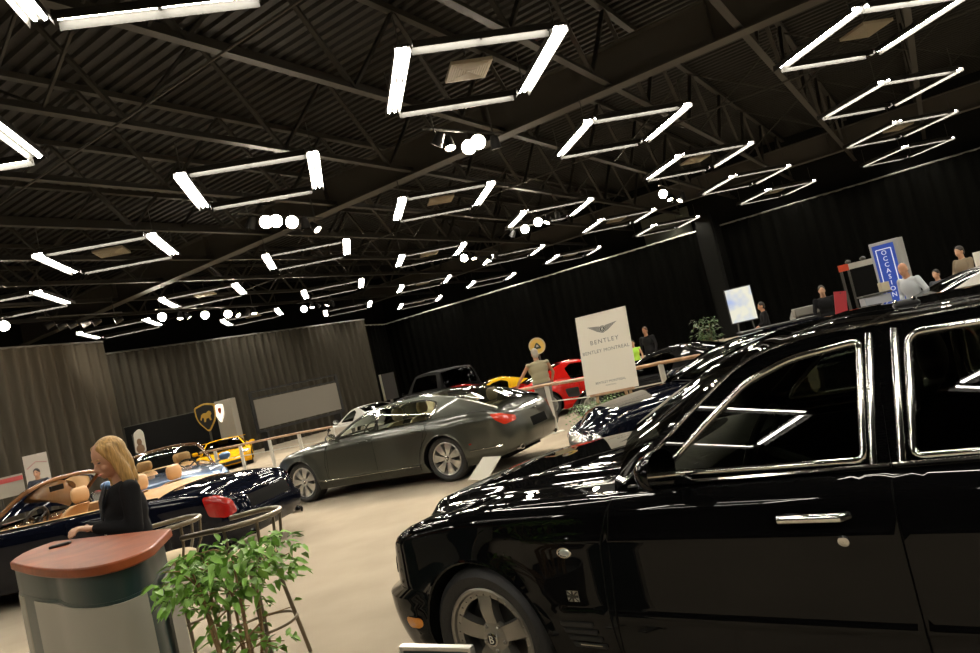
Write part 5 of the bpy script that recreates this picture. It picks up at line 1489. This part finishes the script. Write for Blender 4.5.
# ------------------------------------------------------------------ signs around the sports cars
# yellow roundel on a post
c = at(537, 346, 20.1); t = thing('round_sign', 'round yellow emblem sign on a post above the man in the vest', 'sign', (c.x, c.y, 0)); 
Q = Matrix.Translation((0, 0, c.z)) @ Matrix.Rotation(R(90), 4, 'X')
b = MB(); b.lathe([(.001, -.03), (.23, -.03), (.23, .03), (.001, .03)], 40, M=Q); d = b.build('disc', mat('sign_yellow', (.72, .56, .13), .5), t)
b = MB(); b.lathe([(.23, .0), (.235, .035), (.205, .038), (.20, .03)], 40, M=Q); b.build('rim', mat('sign_pale', (.6, .55, .32), .5), d)
b = MB(); tri = fillet([(0, .12), (-.13, -.085), (.13, -.085)], .08, 6); b.prism(tri, .012, Q @ Matrix.Translation((0, 0, .03))); tr = b.build('rounded_triangle', mat('sign_green', (.03, .07, .05), .5), d)
b = MB(); tri = fillet([(0, .05), (-.05, -.03), (.05, -.03)], .03, 5); b.prism(tri, .004, Q @ Matrix.Translation((0, 0, .042))); b.build('monogram', mat('sign_silver', (.5, .5, .45), .4), tr)
b = MB(); b.tube([(0, .05, .0), (0, .05, c.z)], .03, 8); b.build('post', M_STEEL, t)
b = MB(); b.lathe([(.001, 0), (.25, 0), (.25, .02), (.001, .02)], 24, M=Matrix.Translation((0, .05, 0))); b.build('foot', M_STEEL, t)
# grey pillar with white crest, and the black and gold shield beside it
Yp = 31.5; p0 = at(215, 402, Yp); p1 = at(234, 398, Yp); w = (p1 - p0).length
t = thing('sign_pillar', 'tall light grey pillar with a small lit white crest behind the yellow supercar', 'sign', ((p0.x + p1.x) / 2, Yp, 0), R(-12))
b = MB(); b.box((0, 0, p0.z / 2), (w * .92, .45, p0.z)); b.build('column', mat('pillar_grey', (.30, .28, .235), .5), t, bevel=.02)
sh = fillet([(-.26, .26), (.0, .33), (.26, .26), (.25, -.05), (0, -.36), (-.25, -.05)], [.05, .1, .05, .15, .08, .15], 5)
Q = Matrix.Translation((-w * .22, -.24, p0.z - .52)) @ Matrix.Rotation(R(90), 4, 'X')
b = MB(); b.prism([(x * .85, y * 1.25) for x, y in sh], .05, Q); cr = b.build('crest', mat('crest_lit', (.9, .85, .75), .4, emit=(1, .9, .75), strength=.9), t)
b = MB(); b.prism([(x * .3 + .04, y * .42 + .09) for x, y in sh], .01, Q @ Matrix.Translation((0, 0, .05))); b.build('crest_mark', mat('crest_red', (.5, .08, .04), .5), cr)
ps = at(207, 417, 31.4); t = thing('shield_sign', 'black and gold shield emblem next to the grey pillar', 'sign', (ps.x, 31.4, 0), R(-8))
Q = Matrix.Translation((0, 0, ps.z)) @ Matrix.Rotation(R(90), 4, 'X'); gold = mat('gold', (.66, .42, .08), .35, .3); k = 1.9
b = MB(); b.prism([(x * k, y * k) for x, y in sh], .06, Q); s0 = b.build('gold_border', gold, t)
b = MB(); b.prism([(x * k * .86, y * k * .88 - .0) for x, y in sh], .075, Q); s1 = b.build('black_field', M_BLACK, s0)
bull = [(-.16, .10), (-.08, .14), (.02, .13), (.10, .18), (.17, .16), (.19, .08), (.14, .02), (.16, -.10), (.11, -.10), (.08, -.02), (-.02, -.03), (-.05, -.12), (-.10, -.12), (-.09, -.0), (-.15, .02), (-.20, -.06), (-.22, -.02)]
b = MB(); b.prism([(x * 1.35 + .02, y * 1.5 - .02) for x, y in bull], .02, Q @ Matrix.Translation((0, 0, .07))); b.build('charging_beast', gold, s1)
b = MB(); b.box((0, 0, .02 + (ps.z - .5) / 2), (.08, .05, ps.z - .5)); b.build('post', M_STEEL, t)
b = MB(); b.box((0, 0, .015), (.6, .5, .03)); b.build('foot', M_STEEL, t)
# black partition behind them
a0, a1 = at(124, 428, 31.4), at(222, 404, 33.5)
t = thing('partition_screen', 'low black partition wall behind the shield sign and light blue car', 'partition', (a0.x, a0.y, 0), math.atan2(a1.y - a0.y, a1.x - a0.x)); Lp = math.hypot(a1.x - a0.x, a1.y - a0.y)
b = MB(); b.box((Lp / 2, 0, a0.z / 2), (Lp, .12, a0.z)); b.build('panel', mat('matt_black', (.008, .008, .008), .9, spec=.1), t)
b = MB(); b.box((Lp / 2, 0, a0.z + .02), (Lp, .14, .04)); b.build('cap_rail', M_STEEL, t)
# projection screen
a0, a1 = at(248, 392, 33.5), at(336, 374.5, 37.0); z0 = at(253, 435, 33.5).z; z1 = a0.z; Ls = math.hypot(a1.x - a0.x, a1.y - a0.y)
t = thing('projection_screen', 'wide grey projection screen in a black frame before the curtain', 'screen', (a0.x, a0.y, 0), math.atan2(a1.y - a0.y, a1.x - a0.x))
b = MB(); b.box((Ls / 2, -.03, (z0 + z1) / 2 - .12), (Ls - .3, .04, z1 - z0 - .62)); b.build('screen_surface', mat('screen_grey', (.19, .175, .145), .7), t)
b = MB()
for p, s_ in (((Ls / 2, 0, z1 - .04), (Ls, .1, .08)), ((Ls / 2, 0, z1 - .36), (Ls, .1, .06)), ((Ls / 2, 0, z0 + .06), (Ls, .1, .12)), ((.06, 0, (z0 + z1) / 2), (.14, .1, z1 - z0)), ((Ls - .06, 0, (z0 + z1) / 2), (.14, .1, z1 - z0))): b.box(p, s_)
b.build('frame', M_BLACK, t)
for x in (.4, Ls - .4):
    b = MB(); b.box((x, 0, z0 / 2), (.1, .6, z0)); b.build('leg', M_BLACK, t)
# white posters and the banner at the pleated curtain
def poster(label, p0, p1, p2, Y, m, extra=None):
    A, B_, C_ = at(*p0, Y), at(*p1, Y + .3), at(*p2, Y); W = (B_ - A).length; H = A.z - C_.z
    t = thing('poster_panel', label, 'poster', (A.x, A.y, 0), math.atan2(B_.y - A.y, B_.x - A.x))
    b = MB(); b.box((W / 2, 0, A.z - H / 2), (W, .03, H)); q = b.build('sheet', m, t)
    for x in (.12, W - .12):
        b = MB(); b.box((x, .03, A.z * .45), (.04, .04, A.z * .9)); b.build('leg', M_STEEL, t)
        b = MB(); b.box((x, .03, .015), (.06, .5, .03)); b.build('foot', M_STEEL, t)
    if extra: extra(q, W, A.z, H)
    return t
def ex1(q, W, z, H):
    b = MB(); b.tube([(W * .1, -.02, z - H * .45), (W * .5, -.02, z - H * .25), (W * .95, -.02, z - H * .33)], .02, 6); b.build('drawn_line', mat('pinkish', (.55, .35, .32), .6), q)
def ex2(q, W, z, H):
    b = MB(); b.box((W / 2, -.02, z - H * .2), (W, .01, H * .22)); b.build('red_band', mat('pink_red', (.60, .10, .10), .6), q)
poster('tall white poster behind the man in the dark jacket', (22, 457), (46, 451), (28, 486), 20., mat('poster_white', (.60, .55, .49), .6), ex1)
poster('pale grey poster with a red band, next to the white poster', (-8, 480), (22, 473), (-2, 500), 18.5, mat('poster_grey', (.40, .37, .31), .6), ex2)
p = at(139, 441, 22.); t = thing('feather_banner', 'small white feather banner in front of the black partition', 'banner', (p.x, p.y, 0))
b = MB(); zt_ = at(137, 430, 22).z; zb_ = at(140, 453, 22).z
b.prism(fillet([(-.16, zb_), (.17, zb_), (.19, zt_ - .1), (.08, zt_ + .03), (-.12, zt_ - .08)], .08), .02, Matrix.Rotation(R(90), 4, 'X')); bn = b.build('sail', mat('banner_white', (.62, .58, .5), .6), t)
b = MB(); b.ball((.02, -.03, zb_ + .33), (.08, .012, .11)); b.ball((.02, -.03, zb_ + .12), (.13, .012, .14)); b.build('printed_shape', mat('banner_brown', (.22, .13, .07), .6), bn)
b = MB(); b.tube([(-.17, 0, 0), (-.17, 0, zt_ - .1)], .015, 6); b.build('pole', M_STEEL, t)
b = MB(); b.box((-.1, 0, .015), (.5, .5, .03)); b.build('foot', M_STEEL, t)
# flat monitor on a stand by the black curtain
p = at(389, 385, 23.); zt_ = at(388, 373, 23).z; t = thing('monitor_stand', 'dark upright monitor on a stand beyond the grey-green saloon', 'monitor', (p.x, p.y, 0), R(50))
b = MB(); b.box((0, 0, zt_ - .42), (.55, .06, .84)); b.build('monitor', M_BLACK, t); b = MB(); b.box((-.29, 0, zt_ - .42), (.03, .07, .84)); b.build('side_strip', M_DARKALLOY, t)
b = MB(); b.box((0, .03, (zt_ - .84) / 2), (.08, .06, zt_ - .84)); b.build('column', M_STEEL, t); b = MB(); b.box((0, 0, .015), (.6, .5, .03)); b.build('foot', M_STEEL, t)

# ------------------------------------------------------------------ far side beyond the black saloon
# blue vertical sign tower
c0, c1 = at(868, 245, 14.), at(897, 238, 13.6); W = math.hypot(c1.x - c0.x, c1.y - c0.y); zt_ = c0.z
t = thing('vertical_sign', 'tall blue sign tower with white vertical letters', 'sign', ((c0.x + c1.x) / 2, (c0.y + c1.y) / 2, 0), math.atan2(c1.y - c0.y, c1.x - c0.x))
b = MB(); b.box((0, .14, zt_ / 2), (W, .28, zt_)); b.build('case', mat('sign_case', (.46, .46, .44), .4, .3), t, bevel=.01)
blue = mat('sign_blue', (.025, .065, .34), .4, emit=(.04, .12, .75), strength=.22); wl = mat('letter_white', (.7, .72, .75), .5, emit=(.8, .85, 1), strength=.35)
b = MB(); b.box((-.02, -.006, zt_ / 2), (W - .14, .012, zt_ - .12)); f = b.build('blue_face', blue, t)
b = MB(); w2, h2 = W - .26, zt_ - .30
for p, s_ in (((-.02, -.014, zt_ / 2 + h2 / 2), (w2, .004, .018)), ((-.02 - w2 / 2, -.014, zt_ / 2), (.018, .004, h2)), ((-.02 + w2 / 2, -.014, zt_ / 2), (.018, .004, h2)), ((-.02, -.014, zt_ / 2 - h2 / 2), (w2, .004, .018))): b.box(p, s_)
b.build('white_outline', wl, f)
for k, ch in enumerate('OCCASION'):
    text_obj('letter', ch, .125, wl, Matrix.Translation((-.02, -.014, zt_ - .225 - k * .117)) @ Matrix.Rotation(R(90), 4, 'X'), f, .002)
# booth with red and white fascia
c0, c1 = at(838, 266, 15.4), at(873, 258, 15.0); W = math.hypot(c1.x - c0.x, c1.y - c0.y); zt_ = c0.z
t = thing('display_booth', 'dark booth with red and white top board beside the blue sign', 'booth', (c0.x, c0.y, 0), math.atan2(c1.y - c0.y, c1.x - c0.x))
b = MB(); b.box((W * .14, 0, zt_ - .07), (W * .30, .06, .14)); b.build('red_board', mat('board_red', (.62, .07, .02), .5), t)
b = MB(); b.box((W * .65, 0, zt_ - .07), (W * .72, .05, .12)); b.build('white_board', mat('board_white', (.5, .49, .44), .5), t)
for x, y in ((.03, 0), (W, 0), (.03, .9), (W, .9)):
    b = MB(); b.box((x, y, zt_ / 2 - .03), (.05, .05, zt_ - .06)); b.build('post', M_STEEL, t)
b = MB(); b.box((W / 2, .9, zt_ / 2), (W, .03, zt_ - .1)); b.build('rear_panel', M_VOID, t)
for x in (W * .30, W * .72):
    b = MB(); b.ball((x, 0, zt_ + .03), (.06, .05, .05)); b.build('spot_lamp', M_STEEL, t)
p = at(874, 294, 13.2); t = thing('service_desk', 'grey desk in front of the dark booth', 'desk', (p.x, p.y, 0), R(-10))
b = MB(); b.box((0, 0, p.z / 2 - .02), (.45, .3, p.z - .04)); b.build('body', mat('desk_grey', (.32, .34, .38), .5), t); b = MB(); b.box((0, 0, p.z - .01), (.5, .36, .03)); b.build('top', M_STEEL, t)
p2 = at(886, 291, 12.9); b = MB(); zb_ = p.z + .0
t2 = MB().box((0, 0, 0), (.15, .12, .16)).build('carton', mat('carton_card', (.55, .48, .33), .7), None, bevel=.004); t2.location = (p.x + .20, p.y - .02, p.z + .09); tag(t2, 'small cream carton standing on the grey desk', 'box')
p = at(838, 298, 14.2); t = thing('folding_sign', 'red slanted board leaning by the dark booth', 'sign', (p.x, p.y, 0), R(-15))
b = MB(); b.bar((-.16, 0, .0), (.06, 0, p.z + .12), .03, .22, (1, 0, 0)); b.build('red_panel', mat('panel_red', (.42, .03, .04), .5), t)
b = MB(); b.bar((.06, .3, 0), (.06, 0, p.z + .1), .03, .04); b.build('prop', M_STEEL, t)
# lit screen on a tripod
c = at(741, 304.5, 21.); W = .72; H = .98; t = thing('lit_screen', 'glowing white presentation screen on legs past the parked cars', 'screen', (c.x, c.y, 0), R(-8))
sc = mat('screen_glow', (.1, .1, .1), .5, emit=(.86, .86, .76), strength=.85)
nt = sc.node_tree; tc = nt.nodes.new('ShaderNodeTexCoord'); vn = nt.nodes.new('ShaderNodeTexNoise'); vn.inputs['Scale'].default_value = 1.6; cr_ = nt.nodes.new('ShaderNodeValToRGB')
cr_.color_ramp.elements[0].color = (.40, .52, .85, 1); cr_.color_ramp.elements[0].position = .35; cr_.color_ramp.elements[1].color = (.9, .88, .72, 1); cr_.color_ramp.elements[1].position = .55
nt.links.new(tc.outputs['Object'], vn.inputs['Vector']); nt.links.new(vn.outputs['Fac'], cr_.inputs['Fac']); nt.links.new(cr_.outputs['Color'], nt.nodes['Principled BSDF'].inputs['Emission Color'])
b = MB(); b.box((0, 0, c.z), (W, .03, H)); s_ = b.build('screen', sc, t); b = MB(); b.box((0, .02, c.z), (W + .06, .03, H + .06)); b.build('frame', M_BLACK, t)
for sg in (1, -1):
    b = MB(); b.bar((sg * .2, .02, c.z - H / 2), (sg * .3, .02, 0), .05, .03); b.build('leg', M_STEEL, t)
p = at(705, 324, 20.5); ficus('dark green bushy plant in a pot near the glowing screen', (p.x, p.y, 0), .75, p.z + .18, .42, .42, 260, seed=8, leafm=M_DKLEAF, ll=.14, lw=.06, stems=6)
# chair back and equipment boxes near the screen
p = at(788, 313, 18.5); t = thing('moulded_chair', 'white plastic chair near the glowing screen', 'chair', (p.x, p.y, 0), R(200)); wm = mat('white_plastic', (.55, .54, .5), .4); zz = p.z - .3
b = MB(); b.grid([[Vector((-.22 + .44 * u, .22 + .06 * (1 - (2 * u - 1) ** 2) + .04 * v, .46 + (zz - .1) * v * (1 - .25 * (2 * u - 1) ** 4))) for u in [i / 8 for i in range(9)]] for v in [j / 5 for j in range(6)]]); b.grid([[Vector((-.22 + .44 * u, .24 + .06 * (1 - (2 * u - 1) ** 2) + .04 * v, .46 + (zz - .1) * v * (1 - .25 * (2 * u - 1) ** 4))) for u in [i / 8 for i in range(9)]] for v in [j / 5 for j in range(6)]]); b.build('backrest', wm, t, smooth=60)
b = MB(); b.box((0, 0, .45), (.46, .46, .04)); b.build('seat', wm, t, bevel=.015)
for x, y in ((.2, .2), (-.2, .2), (.2, -.2), (-.2, -.2)):
    b = MB(); b.bar((x * .9, y * .9, .44), (x, y, 0), .03, .03); b.build('leg', M_STEEL, t)
p = at(806, 308, 17.5); t = thing('equipment_case', 'grey equipment case on a stand between the chair and the booth', 'case', (p.x, p.y, 0), R(-10))
b = MB(); b.box((0, 0, p.z - .06), (.62, .35, .2)); b.build('case', mat('case_grey', (.26, .25, .22), .5), t, bevel=.02); b = MB(); b.box((0, 0, (p.z - .16) / 2), (.5, .3, p.z - .16)); b.build('stand', M_BLACK, t)
p = at(977, 268, 17.4); t = thing('white_panel', 'narrow white upright panel beside the white car', 'panel', (p.x + .15, p.y, 0)); zt_ = at(976, 252, 17.4).z
b = MB(); b.box((0, 0, zt_ / 2 + .02), (.3, .06, zt_ - .04)); b.build('board', mat('panel_white', (.8, .78, .7), .5), t); b = MB(); b.box((0, 0, .02), (.4, .4, .04)); b.build('foot', M_STEEL, t)  # board is plain white all over, its own colour

# ------------------------------------------------------------------ the people
J_BLACK = mat('black_cloth', (.012, .012, .013), .9, spec=.15); J_NAVY = mat('navy_cloth', (.02, .025, .04), .8); J_OLIVE = mat('olive_cloth', (.33, .29, .18), .85)
J_SHIRT = mat('pale_shirt', (.50, .53, .56), .8); J_KHAKI = mat('khaki_cloth', (.22, .17, .11), .85); J_JEANS = mat('grey_trousers', (.16, .15, .13), .85); J_GREEN = mat('hi_vis_cloth', (.45, .85, .08), .7)
H_BLONDE = mat('blonde_hair', (.46, .27, .085), .5, noise=.35, nscale=30, bump=.6, bscale=45); H_GREY = mat('grey_hair', (.42, .38, .32), .7); H_DARK = mat('dark_hair', (.02, .015, .01), .6)
fx, fy = -2.515, 4.63
fa = math.atan2(-.60, -.80)
nt = H_BLONDE.node_tree; mp_ = nt.nodes.new('ShaderNodeMapping'); mp_.inputs['Scale'].default_value = (1, 1, .13)
for nd in nt.nodes:
    if nd.type == 'TEX_NOISE': nt.links.new(mp_.outputs['Vector'], nd.inputs['Vector']); nd.inputs['Scale'].default_value = 95
nt.links.new(next(n_ for n_ in nt.nodes if n_.type == 'TEX_COORD').outputs['Object'], mp_.inputs['Vector'])
w0 = person('woman with long blonde hair in a black blazer, looking down behind the counter', (fx, fy, 0.), fa, H=1.735, female=True, voxel=.0065,
            arms=(((.02, .225, 1.175), (.215, .075, 1.226)), ((.05, -.24, 1.18), (.24, -.06, 1.230))), head=(R(17), R(14)), hair='long', hairm=H_BLONDE, topm=J_BLACK, legm=J_BLACK, handcurl=.75, topname='blazer')
# lapels, blouse and pendant badge
Lc = MB()
for s_ in (1, -1): Lc.add([(.098, s_ * .05, 1.475), (.150, s_ * .085, 1.36), (.165, s_ * .02, 1.22), (.125, s_ * .012, 1.36)], [(0, 1, 2, 3)])
Lc.build('lapel', mat('lapel_cloth', (.018, .018, .019), .6), w0)
b = MB(); b.box((.158, .02, 1.17), (.006, .055, .085)); b.build('name_badge', mat('badge_card', (.55, .5, .42), .5), w0)
b = MB(); b.tube([(.09, .06, 1.44), (.142, .045, 1.32), (.152, .02, 1.20)], .002, 5); b.tube([(.09, -.05, 1.44), (.142, -.02, 1.32), (.152, .02, 1.20)], .002, 5); b.build('lanyard', J_NAVY, w0)
mp = at(544, 392, 16.0)
person('grey-haired man in an olive vest seen from behind, at the railing', (mp.x, 16.0, 0), R(105), H=1.72, arms=(((.10, .42, 1.16), (.30, .50, .99)), ((.02, -.33, 1.15), (.14, -.30, .95))), hair='short', hairm=H_GREY, topm=J_OLIVE, legm=J_JEANS, skin=SKIN2, sleeves='none', belly=.015, wide=1.24, face=False, topname='vest')
mp = at(910, 275, 13.2)
person('man in a pale blue shirt beside the blue vertical sign', (mp.x, 13.2, 0), R(195), H=1.70, arms=(((.0, .30, 1.15), (.18, .16, 1.06)), ((.02, -.28, 1.14), (.14, -.2, .98))), hair='bald', hairm=H_GREY, topm=J_SHIRT, legm=J_NAVY, skin=SKIN2, lean=R(8), topname='shirt', face=False)
mp = at(963, 262, 16.5)
person('person in a khaki jacket standing beyond the white car', (mp.x, 16.5, 0), R(190), H=1.78, arms=(((.06, .24, 1.16), (.24, .06, 1.12)), ((.06, -.24, 1.16), (.24, -.06, 1.12))), hairm=H_DARK, topm=J_KHAKI, legm=J_NAVY, face=False)
mp = at(938, 279, 15.4)
person('person in a dark striped top sitting low near the white car', (mp.x, 15.4, 0), R(200), H=1.40, hairm=H_DARK, topm=mat('stripe_cloth', (.05, .055, .07), .8), legm=J_BLACK, face=False, topname='shirt')
mp = at(763, 310, 19.5)
person('person in black turned towards the glowing screen', (mp.x, 19.5, 0), R(170), H=1.56, arms=(((.08, .24, 1.12), (.22, .12, 1.06)), ((.08, -.24, 1.12), (.22, -.12, 1.06))), hairm=H_DARK, topm=J_BLACK, legm=J_BLACK, skin=SKIN2, face=False)
mp = at(823, 296, 16.8)
person('person in dark clothes standing left of the dark booth'.replace('left of', 'between the case and'), (mp.x, 16.8, 0), R(250), H=1.62, hairm=H_DARK, topm=J_BLACK, legm=J_BLACK, face=False)
mp = at(646, 334, 21.5)
person('person in dark clothes behind the sign board and black coupe', (mp.x, 21.5, 0), R(230), H=1.62, hairm=mat('brown_hair', (.10, .045, .02), .6), topm=J_BLACK, legm=J_BLACK, skin=SKIN2, face=False)
mp = at(632, 342, 20.8)
person('person in a bright green safety vest beside the sign board', (mp.x, 20.8, 0), R(250), H=1.34, hairm=H_DARK, topm=J_GREEN, legm=J_BLACK, face=False, topname='vest', sleeves='none')
mp = at(38, 478, 18.6)
person('man in a dark jacket standing before the tall white poster', (mp.x, 18.6, 0), R(-75), H=1.66, hairm=H_DARK, topm=J_NAVY, legm=J_BLACK)
w = bpy.data.worlds.new('hall_air'); scene.world = w; w.use_nodes = True
w.node_tree.nodes['Background'].inputs['Color'].default_value = (0, 0, 0, 1)
vs = scene.view_settings
vs.view_transform = 'Standard'; vs.look = 'None'; vs.gamma = 1.0; vs.use_curve_mapping = False; vs.exposure = 0.0
cy = scene.cycles
cy.use_denoising = True; cy.max_bounces = 7; cy.diffuse_bounces = 3; cy.glossy_bounces = 4; cy.transparent_max_bounces = 12; cy.caustics_reflective = False; cy.caustics_refractive = False
cy.sample_clamp_indirect = 6.0
